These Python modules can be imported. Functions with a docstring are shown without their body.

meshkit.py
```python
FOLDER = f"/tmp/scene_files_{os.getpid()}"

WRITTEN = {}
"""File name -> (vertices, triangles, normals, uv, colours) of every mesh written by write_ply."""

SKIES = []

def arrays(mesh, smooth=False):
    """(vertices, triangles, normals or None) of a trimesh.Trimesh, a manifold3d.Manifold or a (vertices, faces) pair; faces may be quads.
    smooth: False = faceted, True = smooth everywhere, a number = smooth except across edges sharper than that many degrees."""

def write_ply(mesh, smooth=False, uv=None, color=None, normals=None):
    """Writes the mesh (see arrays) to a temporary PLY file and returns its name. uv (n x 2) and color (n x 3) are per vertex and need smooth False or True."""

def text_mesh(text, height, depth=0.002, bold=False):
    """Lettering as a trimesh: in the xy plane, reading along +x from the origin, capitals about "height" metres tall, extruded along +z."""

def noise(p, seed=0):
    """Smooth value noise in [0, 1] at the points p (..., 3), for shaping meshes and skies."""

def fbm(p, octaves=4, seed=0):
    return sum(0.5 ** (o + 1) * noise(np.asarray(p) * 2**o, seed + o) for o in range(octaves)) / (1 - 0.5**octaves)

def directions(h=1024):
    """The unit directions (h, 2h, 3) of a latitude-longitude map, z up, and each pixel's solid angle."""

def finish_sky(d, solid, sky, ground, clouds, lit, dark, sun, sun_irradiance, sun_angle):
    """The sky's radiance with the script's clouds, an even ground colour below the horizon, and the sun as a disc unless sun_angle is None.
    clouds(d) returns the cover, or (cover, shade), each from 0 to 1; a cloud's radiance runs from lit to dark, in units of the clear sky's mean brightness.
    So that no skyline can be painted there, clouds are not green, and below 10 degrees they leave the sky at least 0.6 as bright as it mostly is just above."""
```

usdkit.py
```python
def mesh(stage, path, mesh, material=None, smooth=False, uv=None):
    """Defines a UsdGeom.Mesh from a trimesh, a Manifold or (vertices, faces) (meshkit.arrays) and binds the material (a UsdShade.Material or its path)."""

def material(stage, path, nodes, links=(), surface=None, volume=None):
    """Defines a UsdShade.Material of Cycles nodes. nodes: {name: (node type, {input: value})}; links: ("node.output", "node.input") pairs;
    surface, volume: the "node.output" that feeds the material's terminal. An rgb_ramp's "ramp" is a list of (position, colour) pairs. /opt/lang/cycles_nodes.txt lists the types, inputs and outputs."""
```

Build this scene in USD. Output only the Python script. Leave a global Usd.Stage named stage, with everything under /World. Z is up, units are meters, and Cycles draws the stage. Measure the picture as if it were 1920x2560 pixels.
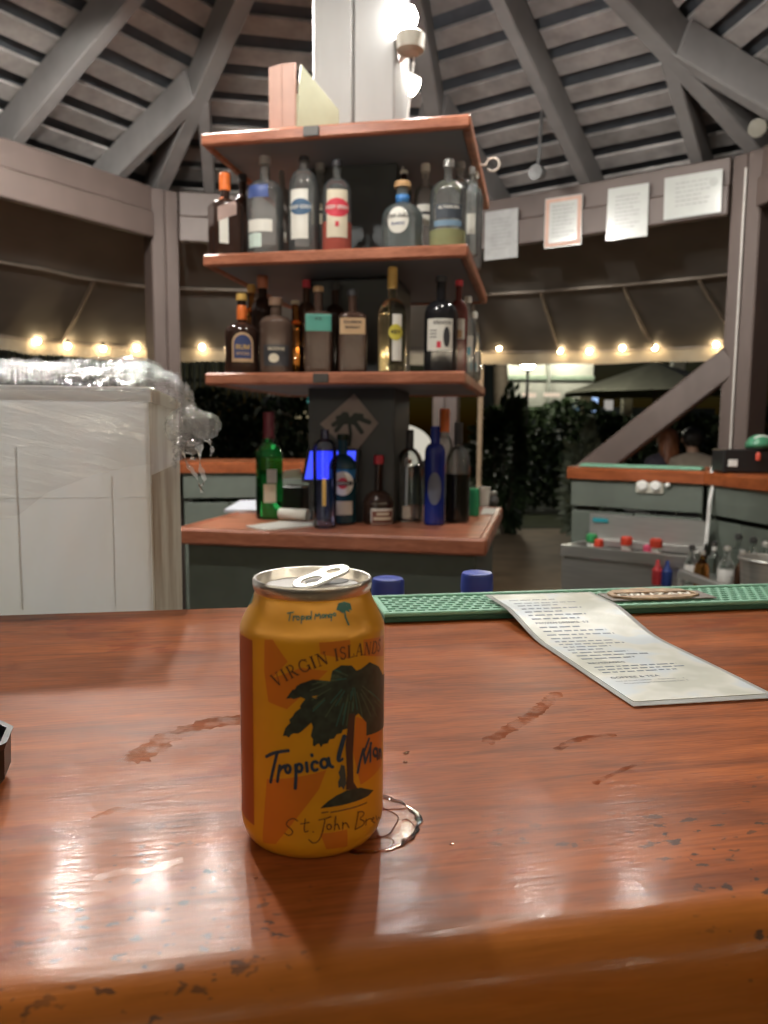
import math, random
import numpy as np, trimesh, usdkit, meshkit
import manifold3d as m3
from shapely.geometry import Polygon, LineString, Point, box as sbox
from shapely import affinity
from shapely.ops import unary_union
from pxr import Usd, UsdGeom, UsdLux, UsdShade, Gf, Sdf, Vt

random.seed(7)
rng = np.random.default_rng(7)
stage = Usd.Stage.CreateInMemory()
UsdGeom.SetStageUpAxis(stage, "Z")
UsdGeom.SetStageMetersPerUnit(stage, 1.0)
world = UsdGeom.Xform.Define(stage, "/World")
stage.SetDefaultPrim(world.GetPrim())
UsdGeom.Scope.Define(stage, "/World/Looks")

# ------------------------------------------------------------------ camera
F, PIT, ROL, EYE, BAR = 1889.0, math.radians(6.04), math.radians(0.5), 1.258, 1.07
_c, _s, _cr, _sr = math.cos(PIT), math.sin(PIT), math.cos(ROL), math.sin(ROL)
FW, R0, U0 = np.array([0, _c, -_s]), np.array([1.0, 0, 0]), np.array([0, _s, _c])
RI, UP, O = _cr * R0 + _sr * U0, -_sr * R0 + _cr * U0, np.array([0, 0, EYE])
cam = UsdGeom.Camera.Define(stage, "/World/camera")
cam.CreateFocalLengthAttr(24.0)
cam.CreateHorizontalApertureAttr(24.0 * 1920 / F)
cam.CreateVerticalApertureAttr(24.0 * 2560 / F)
cam.CreateFStopAttr(24.0 / 2.6)
cam.CreateFocusDistanceAttr(0.50)
cam.CreateClippingRangeAttr(Gf.Vec2f(0.02, 500))
cam.CreateExposureAttr(0.12)
cam.AddTransformOp().Set(Gf.Matrix4d(*RI, 0, *UP, 0, *(-FW), 0, *O, 1))

# ------------------------------------------------------------------ night sky and moon
SUN_EL, SUN_AZ = math.radians(2.0), math.radians(150)
usdkit.material(stage, "/World/Looks/night_sky", {
    "s": ("sky_texture", {"sky_type": "single_scattering", "sun_disc": False, "sun_elevation": SUN_EL, "sun_rotation": SUN_AZ}),
    "g": ("mix_color", {"blend_type": "multiply", "fac": 1.0, "b": (0.55, 0.62, 0.85)}),
    "b": ("background_shader", {"strength": 0.012})},
    [("s.color", "g.a"), ("g.result", "b.color")], surface="b.background")
dome = UsdLux.DomeLight.Define(stage, "/World/sky")
UsdShade.MaterialBindingAPI.Apply(dome.GetPrim()).Bind(UsdShade.Material.Get(stage, "/World/Looks/night_sky"))
dome.GetPrim().SetCustomDataByKey("kind", "structure")
moon = UsdLux.DistantLight.Define(stage, "/World/moonlight")
moon.CreateIntensityAttr(0.004)
moon.CreateAngleAttr(0.5)
moon.CreateNormalizeAttr(True)
moon.CreateColorAttr(Gf.Vec3f(0.85, 0.9, 1.0))
moon.AddRotateXYZOp().Set(Gf.Vec3f(50, 0, 30))
LAMP = 2.4           # overall strength of the bar's bulbs

# ------------------------------------------------------------------ projection helpers (photo pixel -> place in the world)
def ray(x, y): return FW + RI * (x - 960) / F - UP * (y - 1280) / F
def hz(x, y, z):
    d = ray(x, y); return O + d * ((z - EYE) / d[2])
def hy(x, y, Y):
    d = ray(x, y); return O + d * (Y / d[1])
def hp(x, y, P, n):
    d = ray(x, y); n = np.array([*n, 0.0][:3]); P = np.array([*P, 0.0][:3]); return O + d * (np.dot(P - O, n) / np.dot(d, n))
C = np.array([-0.0873, 2.7898]); RP, PHI = 2.389, math.radians(12.1)
AP = RP * math.cos(math.pi / 8); RB = 1.949
def dv(a): return np.array([math.sin(a), math.cos(a)])
def tv(a): return np.array([math.cos(a), -math.sin(a)])
def pang(k): return PHI + k * math.pi / 4
def eang(k): return PHI + (k + 0.5) * math.pi / 4
def post_xy(k, r=RP): return C + r * dv(pang(k))
def S(k, a, s, z): return np.array([*(C + a * dv(eang(k)) + s * tv(eang(k))), z])
def eplane(k, a): return C + a * dv(eang(k)), dv(eang(k))
def toS(P, k): return (np.array(P)[:2] - C) @ dv(eang(k)), (np.array(P)[:2] - C) @ tv(eang(k))

# ------------------------------------------------------------------ materials
T8 = T8_ = math.tan(math.pi / 8)
def tup(c): return tuple(float(x) for x in c)
def pm(name, col, rough=0.5, metal=0.0, var=0.12, scale=14.0, bump=0.0, bscale=60.0, stretch=(1, 1, 1), rnd=0.0, **kw):
    col = np.array(col, float)
    n = {"g": ("geometry", {}), "m": ("mapping", {"scale": stretch}), "n": ("noise_texture", {"scale": scale, "detail": 4.0, "roughness": 0.6}),
         "r": ("rgb_ramp", {"ramp": [(0.3, tup(col * (1 - var))), (0.7, tup(np.minimum(col * (1 + var), 0.95)))]}),
         "p": ("principled_bsdf", {"roughness": rough, "metallic": metal, **kw})}
    l = [("g.position", "m.vector"), ("m.vector", "n.vector"), ("n.fac", "r.fac")]
    src = "r.color"
    if rnd:
        n |= {"oi": ("object_info", {}), "mr": ("map_range", {"to_min": 1 - rnd, "to_max": 1 + rnd}), "cc": ("combine_color", {}), "mm": ("mix_color", {"blend_type": "multiply", "fac": 1.0, "use_clamp": False})}
        l += [("oi.random", "mr.value"), ("mr.result", "cc.r"), ("mr.result", "cc.g"), ("mr.result", "cc.b"), ("r.color", "mm.a"), ("cc.color", "mm.b")]
        src = "mm.result"
    l.append((src, "p.base_color"))
    if bump:
        n |= {"bn": ("noise_texture", {"scale": bscale, "detail": 3.0}), "b": ("bump", {"strength": bump, "distance": 0.002})}
        l += [("m.vector", "bn.vector"), ("bn.fac", "b.height"), ("b.normal", "p.normal")]
    return usdkit.material(stage, f"/World/Looks/{name}", n, l, surface="p.BSDF")
def em(name, col, strength):
    return usdkit.material(stage, f"/World/Looks/{name}", {"e": ("emission", {"color": col, "strength": strength})}, surface="e.emission")
def glass(name, col=(0.9, 0.95, 0.93), rough=0.02, ior=1.45):
    return usdkit.material(stage, f"/World/Looks/{name}", {"p": ("principled_bsdf", {"base_color": col, "roughness": rough, "ior": ior, "transmission_weight": 1.0})}, surface="p.BSDF")
def pane(name, tint, clear=0.75, rough=0.05, ior=1.45):
    """thin clear film or glass wall: see-through mixed with a gloss"""
    return usdkit.material(stage, f"/World/Looks/{name}", {
        "t": ("transparent_bsdf", {"color": tint}), "g": ("glossy_bsdf", {"color": (0.9, 0.9, 0.9), "roughness": rough}),
        "f": ("fresnel", {"IOR": ior}), "a": ("math", {"math_type": "add", "value2": 1 - clear, "use_clamp": True}), "x": ("mix_closure", {})},
        [("f.fac", "a.value1"), ("a.value", "x.fac"), ("t.BSDF", "x.closure1"), ("g.BSDF", "x.closure2")], surface="x.closure")

def milky(name, col, k=.15, tint=(.93, .95, .94), rough=.08):
    """glass that catches light: clear, with a share of scatter and a gloss"""
    return usdkit.material(stage, f"/World/Looks/{name}", {
        "t": ("transparent_bsdf", {"color": tint}), "d": ("diffuse_bsdf", {"color": col}), "tr": ("translucent_bsdf", {"color": col}), "dd": ("mix_closure", {"fac": .5}), "g": ("glossy_bsdf", {"color": (1, 1, 1), "roughness": rough}),
        "f": ("fresnel", {"IOR": 1.5}), "x": ("mix_closure", {"fac": k}), "y": ("mix_closure", {})},
        [("d.BSDF", "dd.closure1"), ("tr.BSDF", "dd.closure2"), ("t.BSDF", "x.closure1"), ("dd.closure", "x.closure2"), ("f.fac", "y.fac"), ("x.closure", "y.closure1"), ("g.BSDF", "y.closure2")], surface="y.closure")

def wood(name, dark, light, tdir, rough=(0.2, 0.38), coat=0.0, worn=True, gscale=1.0, spec=0.5):
    """varnished timber: grain runs along tdir (world), with scuffed haze, scratches and dark dents"""
    t = np.array([*tdir, 0.0]); nrm = np.array([-tdir[1], tdir[0], 0.0])
    n = {"g": ("geometry", {}), "d1": ("vector_math", {"math_type": "dot_product", "vector2": tup(t)}),
         "d2": ("vector_math", {"math_type": "dot_product", "vector2": tup(nrm)}), "sx": ("separate_xyz", {}),
         "cx": ("combine_xyz", {}), "m1": ("mapping", {"scale": (6.0 * gscale, 55 * gscale, 55 * gscale)}), "m2": ("mapping", {"scale": (5, 14, 14)}),
         "m3": ("mapping", {"scale": (40, 420, 420)}), "m4": ("mapping", {"scale": (7, 10, 10)}),
         "n4": ("noise_texture", {"scale": 1.0, "detail": 6.0, "roughness": 0.7, "distortion": 1.5}), "r3": ("rgb_ramp", {"ramp": [(0.3, (0.78, 0.74, 0.70)), (0.6, (1.08, 1.08, 1.08))]}), "m_f": ("mix_color", {"blend_type": "multiply", "fac": 1.0, "use_clamp": False}),
         "cr": ("map_range", {"from_min": 0.35, "from_max": 0.65, "to_min": 0.07, "to_max": 0.26, "clamp": True}), "b2": ("bump", {"strength": 0.30, "distance": 0.0006}),
         "n1": ("noise_texture", {"scale": 1.0, "detail": 6.0, "roughness": 0.65, "distortion": 0.6}),
         "n2": ("noise_texture", {"scale": 1.0, "detail": 4.0, "roughness": 0.55}),
         "n3": ("noise_texture", {"scale": 1.0, "detail": 3.0, "roughness": 0.6}),
         "r1": ("rgb_ramp", {"ramp": [(0.3, dark), (0.5, tup((np.array(dark) + np.array(light)) / 2)), (0.72, light)]}),
         "r2": ("rgb_ramp", {"ramp": [(0.35, (0.80, 0.76, 0.72)), (0.65, (1.08, 1.06, 1.04))]}),
         "mx": ("mix_color", {"blend_type": "multiply", "fac": 1.0, "use_clamp": False}),
         "rr": ("map_range", {"from_min": 0.3, "from_max": 0.7, "to_min": rough[0], "to_max": rough[1]}),
         "b": ("bump", {"strength": 0.22, "distance": 0.0006}),
         "p": ("principled_bsdf", {"coat_weight": coat, "specular_ior_level": spec})}
    l = [("g.position", "d1.vector1"), ("g.position", "d2.vector1"), ("g.position", "sx.vector"), ("d1.value", "cx.x"), ("d2.value", "cx.y"), ("sx.z", "cx.z"),
         ("cx.vector", "m1.vector"), ("cx.vector", "m2.vector"), ("cx.vector", "m3.vector"), ("m1.vector", "n1.vector"), ("m2.vector", "n2.vector"), ("m3.vector", "n3.vector"),
         ("n1.fac", "r1.fac"), ("n2.fac", "r2.fac"), ("r1.color", "mx.a"), ("r2.color", "mx.b"), ("n2.fac", "rr.value"), ("rr.result", "p.roughness"),
         ("n3.fac", "b.height"), ("b.normal", "p.normal"), ("cx.vector", "m4.vector"), ("m4.vector", "n4.vector"), ("n4.fac", "cr.value"), ("cr.result", "p.coat_roughness"), ("n3.fac", "b2.height"), ("b2.normal", "p.coat_normal"),
         ("n3.fac", "r3.fac"), ("mx.result", "m_f.a"), ("r3.color", "m_f.b")]
    src = "m_f.result"
    if worn:
        n |= {"ms": ("mapping", {"scale": (9, 24, 24), "location": (3.1, 1.7, 0)}), "ns": ("noise_texture", {"scale": 1.0, "detail": 5.0, "roughness": 0.6, "distortion": 0.8}), "rs": ("rgb_ramp", {"ramp": [(0.60, (1, 1, 1)), (0.635, (0.86, 0.66, 0.50))]}), "xs": ("mix_color", {"blend_type": "multiply", "fac": 1.0, "use_clamp": False})}
        l += [("cx.vector", "ms.vector"), ("ms.vector", "ns.vector"), ("ns.fac", "rs.fac"), (src, "xs.a"), ("rs.color", "xs.b")]
        src = "xs.result"
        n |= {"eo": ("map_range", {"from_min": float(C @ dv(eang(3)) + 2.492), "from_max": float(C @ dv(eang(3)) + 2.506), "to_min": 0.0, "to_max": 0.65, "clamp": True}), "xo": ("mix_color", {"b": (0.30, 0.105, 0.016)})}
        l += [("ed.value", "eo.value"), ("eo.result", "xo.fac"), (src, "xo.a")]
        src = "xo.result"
        n |= {"v": ("noise_texture", {"scale": 1.0, "detail": 2.5, "roughness": .6}), "mv": ("mapping", {"scale": (100, 170, 170)}),
              "vm": ("map_range", {"from_min": 0.605, "from_max": 0.64, "to_min": 0.0, "to_max": 1.0, "clamp": True}),
              "q": ("noise_texture", {"scale": 9.0, "detail": 2.0}), "qm": ("map_range", {"from_min": 0.49, "from_max": 0.60, "to_min": 0.0, "to_max": 1.0, "clamp": True}),
              "k": ("math", {"math_type": "multiply"}), "e": ("map_range", {"from_min": 0.0, "from_max": 1.0, "to_min": 0.0, "to_max": 0.85, "clamp": True}),
              "dk": ("mix_color", {"b": (0.03, 0.022, 0.018)})}
        # dents gather near the worn front edge
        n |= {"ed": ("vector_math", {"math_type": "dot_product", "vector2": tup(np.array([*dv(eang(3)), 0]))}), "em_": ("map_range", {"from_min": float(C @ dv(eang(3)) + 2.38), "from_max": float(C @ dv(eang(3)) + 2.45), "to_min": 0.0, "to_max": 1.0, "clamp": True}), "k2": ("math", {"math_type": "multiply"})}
        l += [("cx.vector", "mv.vector"), ("mv.vector", "v.vector"), ("v.fac", "vm.value"), ("cx.vector", "q.vector"), ("q.fac", "qm.value"), ("vm.result", "k.value1"), ("qm.result", "k.value2"),
              ("g.position", "ed.vector1"), ("ed.value", "em_.value"), ("k.value", "k2.value1"), ("em_.result", "k2.value2"), ("k2.value", "e.value"), ("e.result", "dk.fac"), (src, "dk.a")]
        src = "dk.result"
    l.append((src, "p.base_color"))
    return usdkit.material(stage, f"/World/Looks/{name}", n, l, surface="p.BSDF")

M = {}
def m(name, *a, **k):
    if name not in M: M[name] = pm(name, *a, **k)
    return M[name]

# ------------------------------------------------------------------ stage helpers
_used = {}
def numbered(parent, name):
    k = (parent, name); i = _used.get(k, -1) + 1; _used[k] = i
    return name if i == 0 else f"{name}_{i:03d}"
class T:
    """a thing, part or sub-part: path and base location"""
    def __init__(s, path, loc): s.path, s.loc = path, np.array(loc, float)
def tag(prim, label=None, cat=None, group=None, kind=None):
    for k, v in (("label", label), ("category", cat), ("group", group), ("kind", kind)):
        if v: prim.SetCustomDataByKey(k, v)
def thing(name, label, cat, loc=(0, 0, 0), group=None, kind=None):
    p = "/World/" + numbered("/World", name)
    x = UsdGeom.Xform.Define(stage, p); x.AddTranslateOp().Set(Gf.Vec3d(*map(float, loc)))
    tag(x.GetPrim(), label, cat, group, kind)
    return T(p, loc)
def part(parent, name, mesh, mat, smooth=False, label=None, kind=None):
    p = parent.path + "/" + numbered(parent.path, name)
    v, f, _ = meshkit.arrays(mesh, False)
    g = usdkit.mesh(stage, p, trimesh.Trimesh(v - parent.loc, f, process=False), mat, smooth)
    tag(g.GetPrim(), label, None, None, kind)
    return T(p, parent.loc)
def solo(name, mesh, mat, label=None, cat=None, group=None, kind=None, smooth=False, loc=None):
    v, f, _ = meshkit.arrays(mesh, False)
    if loc is None: loc = np.array([*(v.min(0) + v.max(0))[:2] / 2, v[:, 2].min()]) if cat else np.zeros(3)
    p = "/World/" + numbered("/World", name)
    g = usdkit.mesh(stage, p, trimesh.Trimesh(v - loc, f, process=False), mat, smooth)
    if np.any(loc): g.AddTranslateOp().Set(Gf.Vec3d(*map(float, loc)))
    tag(g.GetPrim(), label, cat, group, kind)
    return T(p, loc)

# ------------------------------------------------------------------ shape helpers
def frame(x, up=(0, 0, 1)):
    x = np.array(x, float); x /= np.linalg.norm(x); up = np.array(up, float)
    y = np.cross(up, x)
    if np.linalg.norm(y) < 1e-6: y = np.cross([0, 1, 0], x)
    y /= np.linalg.norm(y); z = np.cross(x, y)
    return np.stack([x, y, z], 1)
def cbox(c, size, rot=None, ch=0.0):
    sx, sy, sz = np.array(size) / 2
    if ch <= 0:
        b = trimesh.creation.box(size); v = b.vertices
        f = b.faces
    else:
        ch = min(ch, sx * .9, sy * .9, sz * .9); pts = []
        for a in (-1, 1):
            for b in (-1, 1):
                for d in (-1, 1):
                    pts += [(a * (sx - ch), b * (sy - ch), d * sz), (a * (sx - ch), b * sy, d * (sz - ch)), (a * sx, b * (sy - ch), d * (sz - ch))]
        h = trimesh.convex.convex_hull(np.array(pts)); v, f = h.vertices, h.faces
    if rot is not None: v = v @ np.asarray(rot).T
    return trimesh.Trimesh(v + np.array(c), f, process=False)
def bar(p0, p1, w, h, up=(0, 0, 1), ch=0.004):
    p0, p1 = np.array(p0, float), np.array(p1, float)
    return cbox((p0 + p1) / 2, (np.linalg.norm(p1 - p0), w, h), frame(p1 - p0, up), ch)
def cat(ms): return trimesh.util.concatenate([x if isinstance(x, trimesh.Trimesh) else trimesh.Trimesh(*meshkit.arrays(x)[:2], process=False) for x in ms])
def tube(pts, r, n=8, caps=True):
    pts = np.array(pts, float); k = len(pts); r = np.broadcast_to(np.asarray(r, float), (k,))
    tan = np.gradient(pts, axis=0); tan /= np.linalg.norm(tan, axis=1, keepdims=True) + 1e-12
    u = np.cross(tan[0], [0.3, 0.2, 1.0]); u /= np.linalg.norm(u); V = []
    for i in range(k):
        u = u - tan[i] * (u @ tan[i]); u /= np.linalg.norm(u); w = np.cross(tan[i], u)
        a = np.arange(n) * 2 * math.pi / n
        V.append(pts[i] + r[i] * (np.cos(a)[:, None] * u + np.sin(a)[:, None] * w))
    V = np.vstack(V); Fc = []
    for i in range(k - 1):
        for j in range(n):
            a, b = i * n + j, i * n + (j + 1) % n
            Fc += [(a, b, b + n), (a, b + n, a + n)]
    if caps:
        V = np.vstack([V, pts[0], pts[-1]]); e = (k - 1) * n
        Fc += [(len(V) - 2, (j + 1) % n, j) for j in range(n)] + [(len(V) - 1, e + j, e + (j + 1) % n) for j in range(n)]
    return trimesh.Trimesh(V, np.array(Fc), process=False)
def lathe(prof, n=32, c=(0, 0, 0), rot=0.0):
    """prof: (r, z) or (r, z, p): p > 2 squares the section off"""
    V = []; a = np.arange(n) * 2 * math.pi / n
    for q in prof:
        p = q[2] if len(q) > 2 else 2.0
        k = (np.abs(np.cos(a)) ** p + np.abs(np.sin(a)) ** p) ** (-1 / p)
        V.append(np.stack([q[0] * k * np.cos(a + rot), q[0] * k * np.sin(a + rot), np.full(n, q[1])], 1))
    V = np.vstack(V) + np.array(c); Fc = []
    for i in range(len(prof) - 1):
        for j in range(n):
            x, y = i * n + j, i * n + (j + 1) % n
            Fc += [(x, y, y + n), (x, y + n, x + n)]
    b = len(V); V = np.vstack([V, np.array([[0, 0, prof[0][1]], [0, 0, prof[-1][1]]]) + np.array(c)]); e = (len(prof) - 1) * n
    if prof[0][0] > 1e-6: Fc += [(b, (j + 1) % n, j) for j in range(n)]
    if prof[-1][0] > 1e-6: Fc += [(b + 1, e + j, e + (j + 1) % n) for j in range(n)]
    return trimesh.Trimesh(V, np.array(Fc), process=False)
def flat(poly, edge=None):
    """shapely polygon(s) -> triangles in 2-D"""
    out = []
    for g in getattr(poly, "geoms", [poly]):
        if g.area < 1e-12: continue
        v, f = trimesh.creation.triangulate_polygon(g, engine="earcut")
        v3 = np.column_stack([v, np.zeros(len(v))])
        if edge: v3, f = trimesh.remesh.subdivide_to_size(v3, f, edge, max_iter=12)
        out.append(trimesh.Trimesh(v3, f, process=False))
    return cat(out)
def slab(poly, t, fn, edge=None):
    """thin solid: the 2-D polygon at heights 0..t, mapped by fn(x, y, h) -> world"""
    b = trimesh.util.concatenate([trimesh.creation.extrude_polygon(g, t, engine="earcut") for g in getattr(poly, "geoms", [poly])])
    if edge:
        v, f = trimesh.remesh.subdivide_to_size(b.vertices, b.faces, edge, max_iter=12); b = trimesh.Trimesh(v, f, process=False)
    w = fn(b.vertices[:, 0], b.vertices[:, 1], b.vertices[:, 2])
    return trimesh.Trimesh(w, b.faces, process=False)
def hull(ps): return trimesh.convex.convex_hull(np.array(ps))
def flip(msh): return trimesh.Trimesh(msh.vertices, msh.faces[:, ::-1], process=False)
def dashes(x0, x1, y, h, fill=1.0, seed=0):
    """a printed line too small to read: word-long bars"""
    r = random.Random(seed); out = []; x = x0; end = x0 + (x1 - x0) * fill
    while x < end:
        w = r.uniform(1.4, 4.5) * h
        out.append(sbox(x, y - h / 2, min(x + w, end), y + h / 2)); x += w + 0.9 * h
    return out

# ------------------------------------------------------------------ ground and what lies around
ground_pts = [(-60, -40, 0), (60, -40, 0), (60, 90, 0), (-60, 90, 0)]
solo("ground", (np.array(ground_pts, float) - [0, 0, 0.012], [(0, 1, 2), (0, 2, 3)]), m("lawn", (0.035, 0.042, 0.016), 0.9, var=0.4, scale=3, bump=0.6, bscale=40), kind="structure")
pv = [hz(560, 1322, 0.0)[:2], hz(2300, 1322, 0)[:2], (9, -6), (-9, -6), (-9, 8.5)]
solo("pavement", flat(Polygon(pv)), m("pavement", (0.24, 0.175, 0.11), 0.75, var=0.25, scale=2.5, bump=0.3, bscale=30), kind="structure", loc=np.zeros(3))
oct_ = [C + (RP + 0.35) * dv(pang(k)) for k in range(8)]
solo("floor", trimesh.Trimesh(*[x for x in meshkit.arrays(trimesh.creation.extrude_polygon(Polygon(oct_), 0.02, engine="earcut"))[:2]], process=False), m("bar_floor", (0.14, 0.10, 0.07), 0.7, var=0.2, scale=5), kind="structure")

# ------------------------------------------------------------------ gazebo: posts, beams, rafters, boards, centre column
paint = m("painted_timber", (0.084, 0.060, 0.052), 0.55, var=0.14, scale=3.5, bump=0.25, bscale=40, stretch=(1, 1, 0.3))
paint_roof = m("roof_timber", (0.19, 0.182, 0.18), 0.6, var=0.14, scale=4, bump=0.25, bscale=40)
board_m = m("roof_board_paint", (0.31, 0.29, 0.28), 0.65, var=0.22, scale=9, bump=0.3, bscale=50, rnd=0.22)
hazed_deck = m("roof_covering", (0.085, 0.095, 0.11), 0.9)  # colour lifted and blued to carry the lamp glare haze between the boards
col_m = m("column_paint", (0.24, 0.235, 0.228), 0.5, var=0.08, scale=6, bump=0.15, stretch=(1, 1, 0.2))
gz = thing("gazebo", "octagonal timber gazebo with open slatted roof over the bar", "gazebo", (*C, 0))
ZB0, ZB1 = 2.404, 2.70
for k in range(8):
    p = post_xy(k); rot = frame([*dv(pang(k)), 0])
    w = 0.168
    for s in (-1, 1):
        o = tv(pang(k)) * s * w / 4
        part(gz, "post", cbox([*(p + o), (ZB1 + 0.02) / 2], (w, w / 2 - 0.003, ZB1 - 0.02), rot, 0.006), paint)
for k in range(8):
    a, b = S(k, AP - 0.035, -0.80, 0), S(k, AP - 0.035, 0.80, 0)
    up_, lo_ = (ZB0 + ZB1) / 2 + 0.075, (ZB0 + ZB1) / 2 - 0.075
    part(gz, "beam", bar(a + [0, 0, up_], b + [0, 0, up_], 0.05, 0.145, ch=0.006), paint)
    part(gz, "beam", bar(S(k, AP - 0.055, -0.80, lo_), S(k, AP - 0.055, 0.80, lo_), 0.05, 0.147, ch=0.006), paint)
SLOPE, RAFT = 0.41, 0.19
def roof_z(a): return ZB1 + (AP - a) * SLOPE          # underside of the rafters
HIPAPEX = ZB1 + AP * SLOPE
for k in range(8):
    d = dv(pang(k)); r1 = RP + 0.42
    zh = lambda r: ZB1 + (RP - r) * SLOPE * math.cos(math.pi / 8)
    lift = RAFT / 2
    part(gz, "hip_rafter", bar([*(C + d * 0.17), zh(0.17) + lift], [*(C + d * r1), zh(r1) + lift], 0.085, RAFT, ch=0.006), paint_roof)
    for s in (-0.62, 0.0, 0.62):
        a0 = max(abs(s) / math.tan(math.pi / 8) + 0.07, 0.2); a1 = AP + 0.40
        part(gz, "jack_rafter", bar(S(k, a0, s, roof_z(a0) + lift), S(k, a1, s, roof_z(a1) + lift), 0.065, RAFT - 0.01, ch=0.005), paint_roof)
TOPZ = RAFT * math.sqrt(1 + SLOPE ** 2)
tilt_n = lambda k: np.array([*(dv(eang(k)) * SLOPE), 1.0])
for k in range(8):
    for i in range(15):
        a = AP + 0.30 - 0.17 * i
        half = a * math.tan(math.pi / 8) - 0.01
        if half < 0.09: continue
        cuts = [-half, half]
        if half > 0.5: cuts = [-half, random.choice([-0.62, 0.0, 0.62]) if half > 0.8 else 0.0, half]
        for s0, s1 in zip(cuts[:-1], cuts[1:]):
            j = random.uniform(-0.005, 0.005)
            part(gz, "roof_board", bar(S(k, a + j, s0 + 0.002, roof_z(a + j) + TOPZ + 0.012), S(k, a + j, s1 - 0.002, roof_z(a + j) + TOPZ + 0.012), 0.108 + random.uniform(-.006, .006), 0.022, up=tilt_n(k), ch=0.003), board_m)
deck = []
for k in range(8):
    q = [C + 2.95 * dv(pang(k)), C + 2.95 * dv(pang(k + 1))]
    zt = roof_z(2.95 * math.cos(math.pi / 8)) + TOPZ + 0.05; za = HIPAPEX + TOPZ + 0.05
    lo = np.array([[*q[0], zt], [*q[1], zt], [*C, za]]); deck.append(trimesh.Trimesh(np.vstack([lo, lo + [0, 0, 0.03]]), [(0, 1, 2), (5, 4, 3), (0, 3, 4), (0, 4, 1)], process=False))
part(gz, "roof_covering", cat(deck), hazed_deck)
# centre column: two boards to each side
CW, TS = 0.285, math.radians(11.46)
crot = frame([*tv(TS), 0])
for q, (ox, oy, sx, sy) in enumerate(((-.071, 0, .139, CW), (.071, 0, .139, CW))):
    o = crot @ np.array([ox, oy, 0]); part(gz, "column", cbox([*(C + o[:2]), (3.5 + .96) / 2], (sx, sy, 3.5 - .96), crot, 0.006), col_m)
# knee brace by the right-hand counter end
pA, pB = S(0, AP - 0.02, 0.86, 1.665), S(0, AP - 0.02, 0.065, 1.01)
part(gz, "knee_brace", bar(pA, pB, 0.09, 0.15, ch=0.008), paint)
part(gz, "conduit", tube([[*(post_xy(1) - dv(pang(1)) * 0.094), z] for z in np.linspace(1.0, 2.62, 8)], 0.006, 6), m("conduit_grey", (0.5, 0.47, 0.44), 0.4), True)
# brown board wall by the far right post
bw = thing("board_screen", "reddish brown boarded screen at the right edge beside the post", "screen", S(1, 2.35, -0.45, 0))
for i in range(8):
    part(bw, "board", cbox(S(1, 2.35, -0.60 + 0.16 * i, 1.30), (0.154, 0.02, 2.2), frame([*tv(eang(1)), 0]), 0.003), m("red_brown_board", (0.10, 0.042, 0.02), 0.6, var=0.25, stretch=(1, 1, 0.15), rnd=0.1))

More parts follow.
